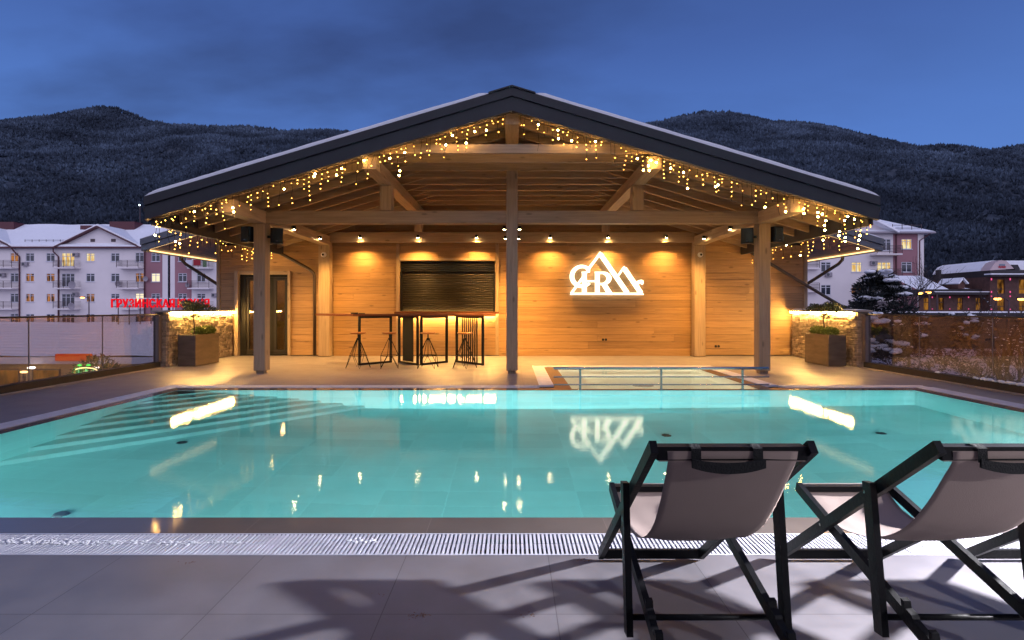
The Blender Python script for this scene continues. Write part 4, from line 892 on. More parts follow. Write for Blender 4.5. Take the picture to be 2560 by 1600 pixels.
def balcony(b, x0, x1, z, Y, dep=1.2, stuff=False):
    s = MB().box(x0, x1, Y-dep, Y-.001, z-.18, z).build('balcony', M['wgrey'], b)
    m = MB()
    for k in range(5): zz = z+.25+k*.19; m.bar((x0, Y-dep+.03, zz), (x1, Y-dep+.03, zz), .05, .05); m.bar((x0+.02, Y-dep, zz), (x0+.02, Y, zz), .03, .03); m.bar((x1-.02, Y-dep, zz), (x1-.02, Y, zz), .03, .03)
    nn = max(2, int((x1-x0)/1.1)+1)
    for i in range(nn): xx = x0+.03+(x1-x0-.06)*i/(nn-1); m.bar((xx, Y-dep+.03, z), (xx, Y-dep+.03, z+1.02), .05, .05)
    m.build('railing', M['railb'], s, recalc=False)
def dish(b, x, z, Y, r=.42):
    m = MB().lathe((0, 0, 0), [(.001, 0), (r*.5, .03), (r, .13)], 18); m.v = [(x+p[0], Y-.35-p[2], z+p[1]) for p in m.v]; o = m.build('satellite_dish', M['shade'], b, smooth=True, recalc=False)
    MB().bar((x, Y, z-.1), (x, Y-.35, z), .05, .05).build('bracket', M['railb'], o)
def ac(b, x, z, Y):
    o = MB().box(x-.42, x+.42, Y-.35, Y-.02, z-.28, z+.28, .03).build('air_conditioner', M['shade'], b)
    MB().tube([(x-.14, Y-.352, z), (x-.14, Y-.362, z)], .2, 18).build('fan_grille', M['win'], o)
# --- left apartment block, facade plane Y=79 ; helper maps facade survey coordinates to metres
YL = 79.0
def fa(cx, cy=0): return px(cx/5.816, 540+cy/5.816, YL)
def fb(cx, cy=0): return px(240+cx*.1719, 560+cy*.1719, YL)
apt = thing('apartment_building', 'long white and dusty pink apartment block with snowy roofs, left of the pavilion', 'apartment building', (-60, YL, -6))
rows_z = [fa(0, 600)[1], fa(0, 895)[1], fa(0, 1190)[1], fa(0, 1485)[1], fa(0, 1780)[1]]; ww, wh = 1.25, 1.22
eave = 10.05; GX = lambda c: fa(c)[0]
holes = []; spec = []
def w_add(x, k, kind, w_=ww, h_=wh, cols=2, dz=0): holes.append((x, rows_z[k]+dz, w_, h_)); spec.append((x, rows_z[k]+dz, w_, h_, kind, cols))
kk = {(435, 0): 'dark', (735, 0): 'dark', (1315, 0): 'lit', (1675, 0): 'dark', (435, 1): 'dim', (735, 1): 'dim', (1315, 1): 'dark', (1675, 1): 'dark', (435, 2): 'dim', (735, 2): 'dim', (1315, 2): 'dim', (1675, 2): 'dark'}
for c in (435, 735, 1315, 1675):
    for k in range(5): w_add(GX(c), k, kk.get((c, k), 'dark'))
for k in range(5):
    w_add(GX(990), k, 'lit' if k == 0 else 'dark', 1.9, 1.9 if k else 2.0, 3, -.35); w_add(GX(2030), k, ('dark', 'dim', 'white', 'dark', 'dark')[k], 1.25, 1.35, 2); w_add(GX(210), k, ('dim', 'dark', 'dark', 'dark', 'dark')[k], 1.2, 1.3, 2)
    w_add(GX(-120), k, 'dark', 1.2, 1.2); w_add(GX(-500), k, 'dark'); w_add(GX(-900), k, 'dim' if k % 2 else 'dark')
aw = wall_with_holes(apt, GX(-1400), GX(2100), -7, eave, YL, holes, M['wgrey'], top=[(GX(840), eave), (GX(2060), eave), (GX(1450), 13.05)])
MB().add([(GX(-1000), YL, eave), (GX(230), YL, eave), (GX(-380), YL, 13.05)], [(0, 1, 2)]).build('gable', M['wgrey'], apt, recalc=False)
for h in spec: window(apt, h[0], h[1], h[2], h[3], YL, h[4], h[5])
for cx in (1350, 1650):
    x_, z_ = fa(cx, 355); MB().box(x_-.33, x_+.33, YL-.04, YL-.01, z_-.22, z_+.22).build('attic_vent', M['railb'], apt)
for k in range(4):
    zf = rows_z[k]-1.55
    balcony(apt, GX(868), GX(1172), zf, YL); balcony(apt, GX(1775), GX(2090), zf, YL); balcony(apt, GX(-90), GX(280), zf, YL)
dish(apt, GX(1180), fa(0, 1010)[1], YL-1.2, .55); dish(apt, GX(1745), fa(0, 985)[1], YL); dish(apt, GX(1170), fa(0, 1310)[1], YL-1.2, .5)
for c, r_ in ((1115, 565), (380, 700), (55, 860), (1115, 1140)): ac(apt, *fa(c, r_), YL)
def prf(name, pts, mt, y0, y1): return MB().prism(pts, y0, y1).build(name, mt, apt)
# roofs: middle slope, gable slopes with snow
def slope(b, x0, x1, y0, z0, y1, z1, mt, name='roof', th=.22):
    return MB().add([(x0, y0, z0), (x1, y0, z0), (x1, y1, z1), (x0, y1, z1), (x0, y0, z0-th), (x1, y0, z0-th), (x1, y1, z1-th), (x0, y1, z1-th)], [(0, 1, 2, 3), (7, 6, 5, 4), (0, 4, 5, 1), (1, 5, 6, 2), (2, 6, 7, 3), (3, 7, 4, 0)]).build(name, mt, b)
def gableroof(b, xa, xm, xb, ze, zm, y0, y1):
    r_ = MB().prism([(xa, ze-.05), (xm, zm-.05), (xb, ze-.05), (xb, ze+.12), (xm, zm+.14), (xa, ze+.12)], y0, y1).build('roof', M['maroon'], b)
    MB().prism([(xa-.1, ze+.13), (xm, zm+.15), (xb+.1, ze+.13), (xb, ze+.36), (xm, zm+.42), (xa, ze+.36)], y0+.2, y1).build('roof_snow', M['snow'], r_)
r0 = slope(apt, GX(-1500), GX(2300), YL-.6, eave+.1, YL+7, eave+4.3, M['maroon'])
sn = MB(); nx_, ny_ = 60, 12
for j in range(ny_):
    for i in range(nx_):
        u, v = i/(nx_-1), j/(ny_-1); X = GX(-1500)+(GX(2300)-GX(-1500))*u; Y = YL-.55+7.5*v; sn.v.append((X, Y, eave+.14+4.15*v+.2+.12*mnoise.noise(Vector((X*.4, Y*.4, 0)))))
for j in range(ny_-1):
    for i in range(nx_-1): sn.f.append((j*nx_+i, j*nx_+i+1, (j+1)*nx_+i+1, (j+1)*nx_+i))
for i in range(nx_-1): o_ = len(sn.v); sn.add([sn.v[i], sn.v[i+1], (sn.v[i+1][0], sn.v[i+1][1], eave+.1), (sn.v[i][0], sn.v[i][1], eave+.1)], [(0, 1, 2, 3)])
sn.build('roof_snow', M['snow'], r0, smooth=True, recalc=False)
gableroof(apt, GX(820), GX(1450), GX(2080), eave-.05, 13.05, YL-.7, YL+7); gableroof(apt, GX(-1000), GX(-380), GX(232), eave-.05, 13.05, YL-.7, YL+7)
for (a, c, t_, bt_) in ((-100, 285, 100, 300), (1240, 1400, 150, 230), (1660, 2020, 95, 290)):
    x0, z1 = fa(a, t_); x1, z0 = fa(c, bt_); f_ = (YL+6)/YL; ch = MB().box(x0*f_, x1*f_, YL+5, YL+7, 9, 1.3+(z1-1.3)*f_).build('roof_housing', M['maroon'], apt)
m = MB()
xa, xb = GX(310), GX(930)
for zz in (.55, .95): m.bar((xa, YL+.6, eave+zz+.25), (xb, YL+.6, eave+zz+.25), .05, .05)
for i in range(7): xx = xa+(xb-xa)*i/6; m.bar((xx, YL+.6, eave+.3), (xx, YL+.6, eave+1.3), .05, .05)
m.build('snow_guard', M['railb'], apt)
for c in (292, 858): x_ = GX(c); MB().tube([(x_-.8 if c == 292 else x_-.45, YL-.5, eave-.1), (x_-.5, YL-.4, eave-.6), (x_, YL-.12, eave-1.3), (x_, YL-.12, -6.5)], .09, 8).build('downpipe', M['maroon'], apt)
MB().bar((GX(200), YL-.68, eave), (GX(870), YL-.68, eave), .12, .14).build('gutter', M['maroon'], apt)
# pink stair sections and far white section
segs = [(700, 965, M['pink']), (965, 1045, M['wgrey']), (1045, 1080, M['maroon']), (1080, 1148, M['wgrey']), (1148, 1392, M['pink']), (1392, 2600, M['wgrey'])]
ph = {0: [(870, k) for k in range(5)], 4: [(1260, k) for k in range(5)], 5: [(1530, k) for k in range(5)]+[(1900, k) for k in range(5)]+[(2250, k) for k in range(5)]}
for i, (a, c, mt) in enumerate(segs):
    x0, x1 = fb(a)[0], fb(c)[0]; hs_ = [(fb(cx)[0], rows_z[k], 1.25, 1.25) for cx, k in ph.get(i, [])]; yy = YL+(.35 if i == 2 else 0 if i != 5 else -.01)-.02*(i in (0, 4))
    wall_with_holes(apt, x0, x1, -7, eave, yy, hs_, mt)
    for h in hs_: window(apt, h[0], h[1], 1.25, 1.25, yy, 'white' if (i == 0 and abs(h[1]-rows_z[1]) < .1) else 'dark')
for k in range(4): balcony(apt, fb(1395)[0], fb(1710)[0], rows_z[k]-1.55, YL)
dish(apt, *fb(750, 800), YL, .38); dish(apt, *fb(1355, 890), YL, .33); ac(apt, *fb(1735, 1035), YL)
MB().tube([(fb(715)[0], YL-.15, eave), (fb(715)[0], YL-.15, -6.5)], .09, 8).build('downpipe', M['maroon'], apt)
lx, lz = fb(1425, 580); 
for cx, cz, w_, h_, mt in ((1425, 585, .9, 1.0, M['winframe']), (1540, 570, 1.05, .85, mat('red_cloth', (.30, .02, .03), .9)), (1650, 590, .55, .9, mat('green_cloth', (.10, .16, .08), .9, var=.4))):
    x_, z_ = fb(cx, cz); MB().box(x_-w_/2, x_+w_/2, YL-1.24, YL-1.21, z_-h_/2, z_+h_/2).build('laundry', mt, apt)
slope(apt, fb(1700)[0], fb(2700)[0], YL-.6, eave+.3, YL+7, eave+4.2, M['snow'])
# --- right apartment block, facade plane Y=70
YR = 70.0
def fr_(cx, cy=0): return px(1880+cx/3.0235, 500+cy/3.0235, YR)
apr = thing('apartment_building', 'white and dusty pink apartment block with snowy hipped roof, right of the pavilion', 'apartment building', (45, YR, -3))
rz = [fr_(0, 333)[1], fr_(0, 507)[1], fr_(0, 679)[1], fr_(0, 853)[1]]; ez = fr_(0, 250)[1]
x0, x1 = fr_(-900)[0], fr_(1066)[0]; hs_ = []
for cx in (-700, -350, 60, 559): hs_ += [(fr_(cx)[0], z_, 1.3, 1.3) for z_ in rz]
hs2 = [(fr_(790)[0], z_, 1.35, 1.3) for z_ in rz]; hs3 = [(fr_(998)[0], z_-.1, 1.8, 1.5) for z_ in rz]
wall_with_holes(apr, x0, x1, -4, ez, YR, hs_+hs2+hs3, M['wgrey'], top=[(fr_(200)[0], ez), (x1, ez), (fr_(880)[0], fr_(0, 140)[1]), (fr_(700)[0], fr_(0, 130)[1])])
for h in hs_: window(apr, *h, YR)
for i, h in enumerate(hs2): window(apr, *h, YR, ('dark', 'lit', 'dim', 'dark')[i])
for i, h in enumerate(hs3): window(apr, *h, YR, ('dark', 'lit', 'dark', 'dark')[i], 3)
x0, x1 = fr_(1066)[0], fr_(1250)[0]; hs_ = [(fr_(1168)[0], z_, 1.35, 1.3) for z_ in rz]; wall_with_holes(apr, x0, x1, -4, ez, YR-.02, hs_, M['pink'])
for i, h in enumerate(hs_): window(apr, *h, YR-.02, 'lit' if i == 0 else 'dark')
MB().box(fr_(1250)[0], fr_(1295)[0], YR-.1, YR+12, -4, ez).build('wall', M['wgrey'], apr)
for k in range(4): balcony(apr, fr_(890)[0], fr_(1080)[0], rz[k]-1.35, YR, 1.4)
for k in range(1, 4): balcony(apr, fr_(300)[0], fr_(490)[0], rz[k]-1.35+1.2, YR, .7)
ac(apr, *fr_(572, 565), YR); ac(apr, *fr_(913, 478), YR)
MB().tube([(fr_(1335)[0], YR-.5, ez), (fr_(1262)[0], YR-.12, ez-1), (fr_(1258)[0], YR-.12, -3)], .08, 8).build('downpipe', M['maroon'], apr)
MB().tube([(fr_(1085)[0], YR-.15, ez), (fr_(1085)[0], YR-.15, -3)], .08, 8).build('downpipe', M['maroon'], apr)
xa, xb = fr_(860)[0], fr_(1352)[0]; zt = fr_(0, 115)[1]; xm0, xm1 = fr_(700)[0], fr_(1060)[0]; ya, yb = YR-.8, YR+13
hp = MB().add([(xa-12, ya, ez+.1), (xb, ya, ez+.1), (xb, yb, ez+.1), (xa-12, yb, ez+.1), (xm0-8, YR+6, zt+.7), (xm1+1.2, YR+6, zt+.7)], [(0, 1, 5, 4), (1, 2, 5), (2, 3, 4, 5), (3, 0, 4), (0, 3, 2, 1)]).build('roof', M['snow'], apr)
MB().prism([(xa-12, ez-.12), (xb+.02, ez-.12), (xb+.02, ez+.08), (xa-12, ez+.08)], ya-.02, yb).build('eaves_board', M['shade'], hp)
# projecting front gable with snow
m = MB(); gx0, gx1, gm, gz = fr_(560)[0], fr_(1065)[0], fr_(800)[0], fr_(0, 120)[1]
MB().prism([(gx0, ez-.1), (gm, gz+.0), (gx1, ez-.1), (gx1, ez+.2), (gm, gz+.3), (gx0, ez+.2)], YR-1.2, YR+6).build('gable_roof', M['snow'], apr)
m = MB(); xa, xb = fr_(1062)[0], fr_(1280)[0]
for cz in (190, 212): m.bar((xa, YR, fr_(0, cz)[1]), (xb, YR, fr_(0, cz)[1]), .05, .05)
for i in range(4): xx = xa+(xb-xa)*i/3; m.bar((xx, YR, fr_(0, 183)[1]), (xx, YR, fr_(0, 222)[1]), .06, .06)
m.build('snow_guard', M['railb'], apr)
# --- long low brick building with snow roof, and the brick hotel
YB = 60.0
def fh(cx, cy=0): return px(2140+cx/5.762, 640+cy/5.762, YB)
lb = thing('brick_house', 'long low dark brick building with snowy roof and warm windows, far right', 'building', (52, YB, -3))
x0, x1 = fh(900)[0], fh(1935)[0]; zt = fh(0, 560)[1]; hs_ = [(fh(c)[0], fh(0, 690)[1], 70/5.762/F*YB*1.1, 1.3) for c in (1015, 1230, 1500, 1765)]
wall_with_holes(lb, x0, x1, -4, zt, YB, hs_, M['brick'])
for h in hs_:
    f_ = MB().box(h[0]-h[2]/2, h[0]+h[2]/2, YB+.10, YB+.12, h[1]+h[3]*.12, h[1]+h[3]*.17).build('window', M['darkroof'], lb); MB().box(h[0]-h[2]/2, h[0]+h[2]/2, YB+.15, YB+.17, h[1]-h[3]/2, h[1]+h[3]/2).build('pane', M['brick_win'], f_)
MB().box(x0-.2, x1, YB-.9, YB-.001, zt, zt+.28).build('cornice', M['darkroof'], lb); MB().box(x0-.2, x1, YB-.95, YB-.1, zt+.28, zt+.36).build('cornice_snow', M['snow'], lb)
MB().box(x0, x1, YB+.02, YB+5, zt, fh(0, 480)[1]).build('upper_wall', M['darkroof'], lb)
rs = MB().add([(fh(900)[0], YB+.2, fh(0, 478)[1]), (fh(1360)[0], YB+.2, fh(0, 478)[1]), (fh(1330)[0], YB+4, fh(0, 318)[1]+.5), (fh(900)[0]-.5, YB+4, fh(0, 318)[1]+.5)], [(0, 1, 2, 3)]).build('roof', M['snow'], lb, recalc=False)
dm = MB().prism([(fh(1445)[0], fh(0, 395)[1]), (fh(1495)[0], fh(0, 330)[1]), (fh(1550)[0], fh(0, 395)[1]), (fh(1540)[0], fh(0, 470)[1]), (fh(1455)[0], fh(0, 470)[1])], YB-.2, YB+3).build('dormer', M['brick'], lb)
MB().bar((fh(1430)[0], YB+1, fh(0, 400)[1]), (fh(1497)[0], YB+1, fh(0, 318)[1]), 3, .14).bar((fh(1494)[0], YB+1, fh(0, 320)[1]), (fh(1570)[0], YB+1, fh(0, 400)[1]), 3, .14).build('dormer_snow', M['snow'], dm)
MB().add([(fh(1560)[0], YB+.3, fh(0, 470)[1]), (fh(1680)[0], YB+.3, fh(0, 470)[1]), (fh(1560)[0], YB+2, fh(0, 410)[1])], [(0, 1, 2)]).build('roof_snow', M['snow'], lb, recalc=False)
MB().box(fh(1510)[0], fh(1550)[0], YB+3.1, YB+3.6, fh(0, 470)[1], fh(0, 170)[1]).build('chimney', M['darkroof'], lb)
for c in (1095, 1347, 1617, 1935):
    x_ = fh(c)[0]; MB().box(x_-.03, x_+.03, YB-.08, YB-.01, fh(0, 768)[1], fh(0, 757)[1]).box(x_-.03, x_+.03, YB-.08, YB-.01, fh(0, 605)[1], fh(0, 585)[1]).build('facade_light', M['pinkled'], lb)
ht = thing('brick_hotel', 'taller dark brick hotel with rounded snowy mansard roof at the right edge', 'hotel', (60, YB, -3))
YH = YB-1.0
def fg(cx, cy=0): return px(2140+cx/5.762, 640+cy/5.762, YH)
x0, x1 = fg(1930)[0], fg(3100)[0]; zt = fg(0, 300)[1]; hw_ = 105/5.762/F*YH; hs_ = []
for c in (2090, 2400, 2710): hs_ += [(fg(c)[0], fg(0, 440)[1], hw_, 200/5.762/F*YH), (fg(c)[0], fg(0, 690)[1], hw_, 190/5.762/F*YH)]
wall_with_holes(ht, x0, x1, -4, zt, YH, hs_, M['brick'])
MB().add([(x0, YH, -4), (x0, YH+8, -4), (x0, YH+8, zt), (x0, YH, zt)], [(0, 1, 2, 3)]).build('wall', M['brick'], ht, recalc=False)
for h in hs_:
    f_ = MB().box(h[0]-h[2]/2, h[0]+h[2]/2, YH+.10, YH+.13, h[1]-h[3]*.2, h[1]-h[3]*.16).build('window', M['darkroof'], ht); MB().box(h[0]-h[2]/2, h[0]+h[2]/2, YH+.15, YH+.17, h[1]-h[3]/2, h[1]+h[3]/2).build('pane', M['brick_win'], f_)
MB().box(x0-.6, x1, YH-.8, YH-.001, zt, zt+.2).build('cornice', M['darkroof'], ht); MB().box(x0-.65, x1, YH-.85, YH, zt+.2, zt+.32).build('cornice_snow', M['snow'], ht)
MB().box(x0+.05, x1, YH+.01, YH+8, zt+.0, fg(0, 200)[1]).build('attic_wall', M['darkroof'], ht)
MB().prism([fg(1925, 205), fg(1945, 160), fg(2000, 90), fg(2085, 52), (x1, fg(0, 52)[1]), (x1, fg(0, 200)[1])], YH+1.2, YH+8).build('roof_snow', M['snow'], ht)
sgd = MB().prism([fg(1925, 207), fg(1945, 165), fg(2000, 95), fg(2085, 60), fg(2160, 70), fg(2270, 183)], YH-.05, YH+1.15).build('roof_sign_board', mat('sign_board', (.55, .42, .42), .7), ht)
def text(txt, x, y, z, size, material, parent, name='lettering', ext=.03, off=0, width=None):
    cu = bpy.data.curves.new(name, 'FONT'); cu.body = txt; cu.size = size; cu.extrude = ext; cu.offset = off; cu.align_x = 'LEFT'; cu.space_character = 1.12
    ob = bpy.data.objects.new(name, cu); C.objects.link(ob); bpy.context.view_layer.update()
    me = bpy.data.meshes.new_from_object(ob.evaluated_get(bpy.context.evaluated_depsgraph_get())); bpy.data.objects.remove(ob)
    o = bpy.data.objects.new(name, me); C.objects.link(o); me.materials.clear(); me.materials.append(material)
    va = np.array([v.co[:] for v in me.vertices]); sc_ = 1
    if width: sc_ = width/(va[:, 0].max()-va[:, 0].min())
    nv = np.stack([x+(va[:, 0]-va[:, 0].min())*sc_, y-va[:, 2], z+va[:, 1]], 1)-np.array(org.get(parent, (0, 0, 0)) if parent else (0, 0, 0))
    for v, c in zip(me.vertices, nv): v.co = c
    if parent: o.parent = parent; org[o] = org.get(parent, (0, 0, 0))
    return o
m = MB()
for (a, b_, c, d) in ((2055, 2080, 118, 128), (2086, 2112, 118, 128), (2118, 2138, 118, 128), (2052, 2140, 133, 140)): m.box(fg(a)[0], fg(b_)[0], YH-.09, YH-.06, fg(0, d)[1], fg(0, c)[1])
m.build('faded_lettering', mat('blue_text', (.12, .24, .32), .6), sgd)
x_, z_ = fg(2050, 165); m = MB()
for i in range(4):
    cx_, cz_ = fg(2056+i*26, 158); m.prism([(cx_+(.16 if k % 2 == 0 else .07)*math.sin(k*math.pi/5), cz_+(.16 if k % 2 == 0 else .07)*math.cos(k*math.pi/5)) for k in range(10)], YH-.10, YH-.06)
m.build('stars', mat('red_star', (.45, .03, .05), .6), sgd)
MB().prism([fg(2245, 125), fg(2330, 125), fg(2370, 195), fg(2300, 215)], YH, YH+1).build('roof_window', M['darkroof'], ht)
for c in (1945, 2215, 2540):
    x_ = fg(c)[0]; m = MB()
    for a, b_ in ((320, 350), (505, 530), (570, 590), (760, 775)): m.box(x_-.03, x_+.03, YH-.1, YH-.01, fg(0, b_)[1], fg(0, a)[1])
    m.build('facade_light', M['pinkled'], ht)
# garden wall with snow in front of the brick buildings
gw = thing('garden_wall', 'long low dark wall with a snow topped edge, before the brick buildings', 'wall', (45, 52, -3)); gx = 28
MB().box(gx+4, 75, 52, 52.4, -3.6, H+(HY-782)/F*52).build('wall', M['darkroof'], gw); MB().box(gx+4, 75, 51.9, 52.5, H+(HY-782)/F*52, H+(HY-782)/F*52+.13).build('snow_cap', M['snow'], gw)
# street lamps
def street_lamp(x, Y, z, lab, base=-3, sx=-1):
    t = thing('street_lamp', lab, 'street lamp', (x+.9*-sx, Y, base), 'orange street lamps among the buildings')
    MB().tube([(x-.9*sx, Y, base), (x-.9*sx, Y, z-.2), (x-.6*sx, Y, z+.05), (x, Y, z+.1)], [.09, .06, .05, .04], 8).build('pole', M['railb'], t)
    MB().box(x-.35, x+.3, Y-.15, Y+.15, z+.06, z+.16, .03).build('lamp_head', M['railb'], t)
    MB().ball((x, Y, z), .22, 10, 6, (1.3, .8, .55)).build('lamp_glass', M['street'], t, smooth=True)
for (fx, fy, Y, lab) in ((2300, 733, 52, 'glowing orange street lamp at the right corner of the pink and white block'), (2321, 731, 56, 'smaller orange street lamp just right of the apartment block corner'), (2494, 747, 44, 'glowing orange street lamp in front of the brick hotel'), (2553, 748, 46, 'orange street lamp before the hotel at the right frame edge')):
    x_, z_ = px(fx, fy, Y); street_lamp(x_, Y, z_, lab)
x_, z_ = px(206, 744, 74); street_lamp(x_, 74, z_, 'glowing street lamp before the white apartment facade on the left', -6, -1)
x_, z_ = px(350, 513, 140)
t = thing('flood_lamp', 'small white light at the foot of the dark hill beside the roof corner', 'lamp', (x_, 140, 0)); MB().tube([(x_, 140, -2), (x_, 140, z_)], .12, 6).build('pole', M['railb'], t); MB().ball((x_, 139.8, z_), .2, 8, 5).build('lamp_glass', emis('cool_lamp', (.7, .85, 1), 6), t)
# dark trees at hill foot (left)
# ================================================================== RESTAURANT below the left fence, with roof letters
rt = thing('restaurant', 'low restaurant with snowy corrugated roof and lit front, seen through the left glass', 'restaurant', (-34, 38, -6))
m = MB(); nx_ = 160; xa, xb = -52.0, -19.5
for j in range(10):
    for i in range(nx_):
        v = j/9; X = xa+(xb-xa)*i/(nx_-1); m.v.append((X, 34.0+7*v, -1.75+1.95*v+.035*math.sin(v*60)+.10*mnoise.noise(Vector((X*.5, v*3, 0)))))
for j in range(9):
    for i in range(nx_-1): m.f.append((j*nx_+i, j*nx_+i+1, (j+1)*nx_+i+1, (j+1)*nx_+i))
m2 = MB(); ny_ = 90
for j in range(ny_):
    for i in range(30):
        v = j/(ny_-1); X = xa+(xb-xa)*i/29; m2.v.append((X, 34.0+7*v, -1.75+1.95*v+.09*math.sin(v*7/.55*6.28)+.10*mnoise.noise(Vector((X*.35, v*3, 0)))))
for j in range(ny_-1):
    for i in range(29): m2.f.append((j*30+i, j*30+i+1, (j+1)*30+i+1, (j+1)*30+i))
rr_ = m2.build('roof', M['snow'], rt, smooth=True, recalc=False)
MB().box(xa, xb, 34.0, 34.15, -2.25, -1.82).build('fascia', M['winframe'], rt); MB().box(xa, xb, 34.5, 41, -6, -2.0).build('walls', M['litwall'], rt)
MB().box(xa, xb, 41.0, 41.2, -6, .15).build('rear_wall', M['wgrey'], rt)
x_, z_ = px(172+20, 893, 34); MB().box(x_-1.2, x_+1.0, 33.8, 33.98, z_-.22, z_+.22).build('red_sign_band', emis('red_band', (.8, .08, .03), .9), rt)
for xx in np.arange(xa+1.5, xb-1, 2.6): f_ = MB().box(xx-.9, xx+.9, 34.42, 34.46, -4.6, -2.6).build('window', M['railb'], rt); MB().box(xx-.8, xx+.8, 34.38, 34.41, -4.5, -2.7).build('pane', M['win_lit'] if int(xx) % 3 == 0 else M['brick_win'], f_)
for xx in (-47, -43.5, -38, -30, -26): 
    MB().ball((xx, 33.7, -2.45), .16, 8, 5, (1.6, 1, .5)).build('eaves_lamp', emis('white_lamp', (1, .92, .8), 9) if 'white_lamp' not in bpy.data.materials else bpy.data.materials['white_lamp'], rt, smooth=True)
YS = 40.0; xs0, zs0 = px(278.5, 768.5, YS); xs1, _ = px(523, 768, YS)
rsn = thing('roof_letters', 'red glowing roof letters reading ГРУЗИНСКАЯ КУХНЯ with snow on top', 'sign', (xs0, YS, 0))
xw1 = px(436, 768, YS)[0]; xw2 = px(444.5, 768, YS)[0]
text('ГРУЗИНСКАЯ', xs0, YS, zs0, .86, M['red'], rsn, 'lettering', .06, .012, xw1-xs0); text('КУХНЯ', xw2, YS, zs0, .86, M['red'], rsn, 'lettering', .06, .012, xs1-xw2)
m = MB()
for i in range(9): xx = xs0+(xs1-xs0)*(.05+.9*i/8); m.bar((xx, YS+.2, -.2), (xx, YS+.2, zs0+.1), .05, .05)
m.bar((xs0, YS+.2, zs0+.05), (xs1, YS+.2, zs0+.05), .05, .05); m.build('support_frame', M['railb'], rsn)
m = MB(); xx = xs0+.15
while xx < xs1-.1: m.ball((xx, YS, zs0+.66), .09, 7, 4, (1.8, 1.1, .5), .1); xx += random.uniform(.33, .5)
m.build('letter_snow', M['snow'], rsn, smooth=True)
# yard below on the left: lit arbour, green lit bush, parked car-like shapes kept low
ab = thing('lit_pergola', 'small white pergola outlined by warm lights, seen through the left glass', 'pergola', (-19.5, 26, -6)); ax, az = px(215, 921, 26)
for k in (-.36, 0, .36): MB().bar((ax+k, 26, -6), (ax+k, 26, az), .03, .03).build('post', M['winframe'], ab)
pts = [(ax-.5, 26, az-.05), (ax-.36, 26, az), (ax, 26, az+.04), (ax+.36, 26, az), (ax+.55, 26, az-.1)]; MB().tube(pts, .022, 8).build('light_arch', emis('arch_light', (1, .75, .3), 6), ab)
gx_, gz_ = px(243, 907, 27); gb = thing('green_lit_bush', 'round bush lit bright green by a garden lamp, seen through the left glass', 'bush', (gx_, 27, -6))
m = MB(); leaves(m, (gx_, 27, gz_-1.2), (1.3, 1.0, 1.5), 2500, .22); m.build('foliage', M['needle'], gb, recalc=False); MB().tube([(gx_, 27, -6), (gx_, 27, gz_-1)], .06, 6).build('stem', M['bark'], gb)
for dx in (0, .85): MB().ball((gx_+dx*.5, 25.9, gz_), .075, 8, 5, (1.5, 1, .6)).build('garden_lamp', M['green'], gb)
light('green_glow', 'POINT', (gx_+.4, 25.4, gz_-.2), 60, (.1, 1, .2), gb, shadow_soft_size=.2)
x_, z_ = px(60, 930, 22); t = thing('garden_lamp', 'low oval warm lamp glowing behind the leftmost glass joint', 'lamp', (x_, 22, -6)); MB().tube([(x_, 22, -6), (x_, 22, z_)], .05, 6).build('pole', M['railb'], t); MB().ball((x_, 22, z_), .085, 12, 6, (1.9, 1, .55)).build('lamp_glass', emis('oval_lamp', (1, .62, .2), 9), t, smooth=True)
# ================================================================== TREES on the right
def bare_tree(x, y, z, h_, lab, seed, snow=True, spread=.55, depth=5, r0=.07, group='bare trees beyond the right fence'):
    random.seed(seed); t = thing('bare_tree', lab, 'tree', (x, y, z), group); tm = MB(); bm_ = MB(); sm = MB()
    def br(p, d, l_, r_, k):
        q = p; pts = [p]; dd = d.copy()
        for s_ in range(3): dd = (dd+Vector((random.gauss(0, .16), random.gauss(0, .16), .05))).normalized(); q = q+dd*l_/3; pts.append(q)
        (tm if k == depth else bm_).tube(pts, [r_, r_*.85, r_*.72, r_*.6], 6 if k > 2 else 3, cap=False)
        if snow and k > 1 and abs(dd.z) < .8: 
            for a in pts[1:]: sm.ball((a.x, a.y, a.z+r_*.9), r_*1.1, 5, 3, (1.6, 1.6, .6), .2)
        if k == 0: return
        for i in range(3 if k > 1 else 3):
            u = random.choice((1, 2, 3)); nd = (dd+Vector((random.gauss(0, spread), random.gauss(0, spread), random.uniform(-.15, .35)))).normalized(); br(pts[u], nd, l_*random.uniform(.6, .85), r_*.6, k-1)
    br(Vector((x, y, z)), Vector((0, 0, 1)), h_*.32, r0, depth)
    tm.build('trunk', M['bark'], t, smooth=True, recalc=False); bm_.build('branches', M['bark'], t, smooth=True, recalc=False)
    if snow: sm.build('branch_snow', M['snow'], t, smooth=True, recalc=False)
bare_tree(11.8, 12.4, -2.6, 4.3, 'dark bare tree with snow along its branches at the right frame edge', 3, r0=.09)
bare_tree(13.0, 15.5, -2.6, 3.9, 'spreading leafless bush just right of the stone wall, behind glass', 5, False, .75)
bare_tree(16.5, 17.5, -2.6, 4.2, 'leafless bushy tree behind the middle panels of the right glass', 8, False, .7)
bare_tree(23.0, 24, -2.6, 5.6, 'bare tree rising before the low brick building', 21, True, .6, 5, .10)
bare_tree(22.0, 30, -2.6, 8.6, 'tall thin bare tree standing behind the snowy evergreen', 31, False, .55, 5, .09)
bare_tree(33.0, 36, -2.6, 7.5, 'bare tree before the brick hotel, its twigs crossing the facade', 41, True, .6, 5, .10)
ev = thing('snowy_evergreen', 'dark evergreen bush loaded with clumps of snow behind the right stone wall', 'tree', (13.6, 20.5, -2.6)); m = MB(); sm = MB(); random.seed(77)
tr_ = MB().tube([(13.6, 20.5, -2.6), (13.5, 20.5, .2), (13.6, 20.5, 2.2)], [.13, .09, .03], 8); ks = []
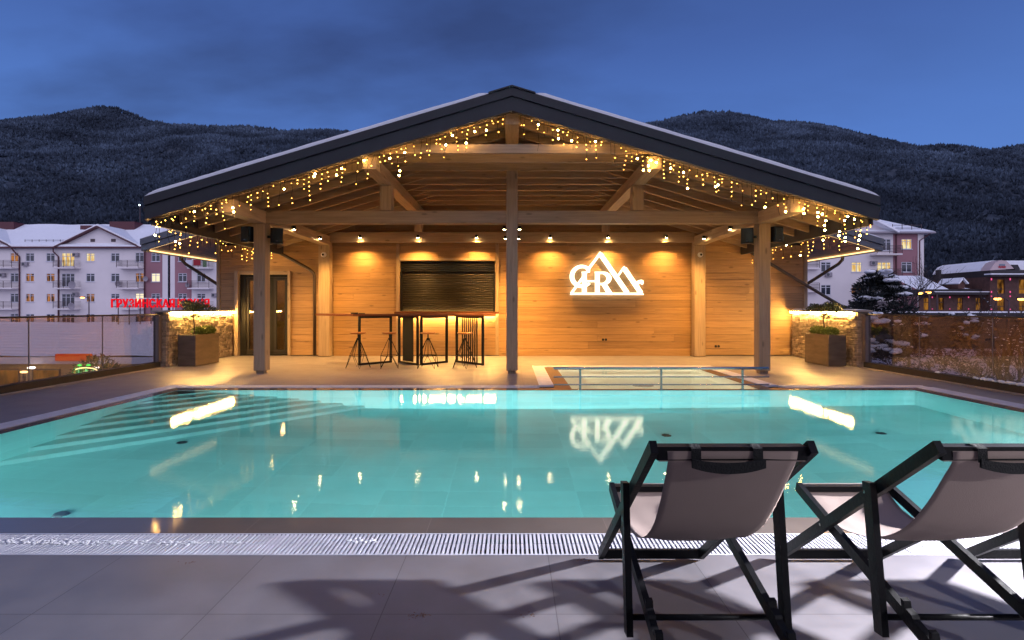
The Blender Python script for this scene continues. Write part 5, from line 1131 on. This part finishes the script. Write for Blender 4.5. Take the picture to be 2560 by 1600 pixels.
for k in range(60):
    u = random.random(); zz = -.6+3.1*u; r_ = 1.7*(1-u)**.8*random.uniform(.35, 1)+.1; a = random.uniform(0, 6.28); c = (13.9+r_*math.cos(a)*(1.25 if math.cos(a) > 0 else 1.0), 20.5+r_*.7*math.sin(a), zz); ks.append(c)
    leaves(m, c, (.42, .36, .20), 190, .15); 
    if k % 2 == 0:
        for q in range(5): sm.ball((c[0]+random.gauss(0, .16), c[1]+random.gauss(0, .12)-.12, c[2]+.17+random.gauss(0, .03)), random.uniform(.07, .17), 8, 5, (1.5, 1.2, .55), .16)
tr_.build('trunk', M['bark'], ev); m.build('crown', mat('dark_needles', (.012, .016, .014), .7, island=.4), ev, recalc=False); sm.build('snow_clumps', M['snow'], ev, smooth=True)
random.seed(5)
hd_ = thing('snowy_hedge', 'low dark hedge flecked with snow, right of the evergreen', 'hedge', (18, 22, -2.6)); m = MB(); sm = MB()
for k in range(40):
    c = (random.uniform(15.2, 19.2), 22+random.gauss(0, .3), random.uniform(-1.6, .85)); leaves(m, c, (.5, .4, .35), 110, .15)
    if c[2] > -.2:
        for q in range(3): sm.ball((c[0]+random.gauss(0, .2), c[1]-.2, c[2]+.28+random.gauss(0, .05)), random.uniform(.05, .11), 7, 4, (1.4, 1.1, .6), .2)
MB().tube([(17, 22, -2.6), (17, 22, -1)], .05, 6).build('stem', M['bark'], hd_); m.build('foliage', bpy.data.materials['dark_needles'], hd_, recalc=False); sm.build('snow_clumps', M['snow'], hd_, smooth=True)
# stragglers of pine litter on the near deck
m = MB()
for (cx, cy, n_) in ((1045/1, 1540, 60), (1320, 1537, 22), (1465, 1402, 40), (965, 1486, 10), (470, 1408, 12)):
    for _ in range(n_):
        s_ = F*H/(cy-HY); X = (cx-1280)/F*s_+random.gauss(0, .022); Y = s_+random.gauss(0, .012); a = random.uniform(0, 3.14); l_ = random.uniform(.002, .007)
        m.add([(X-l_*math.cos(a), Y-l_*math.sin(a), .0012), (X+l_*math.cos(a), Y+l_*math.sin(a), .0012), (X+.001, Y+.002, .003)], [(0, 1, 2)])
tag(m.build('leaf_litter', mat('litter', (.22, .10, .04), .8), recalc=False), 'scattered specks of brown plant litter on the near deck tiles', 'litter', kind='stuff')
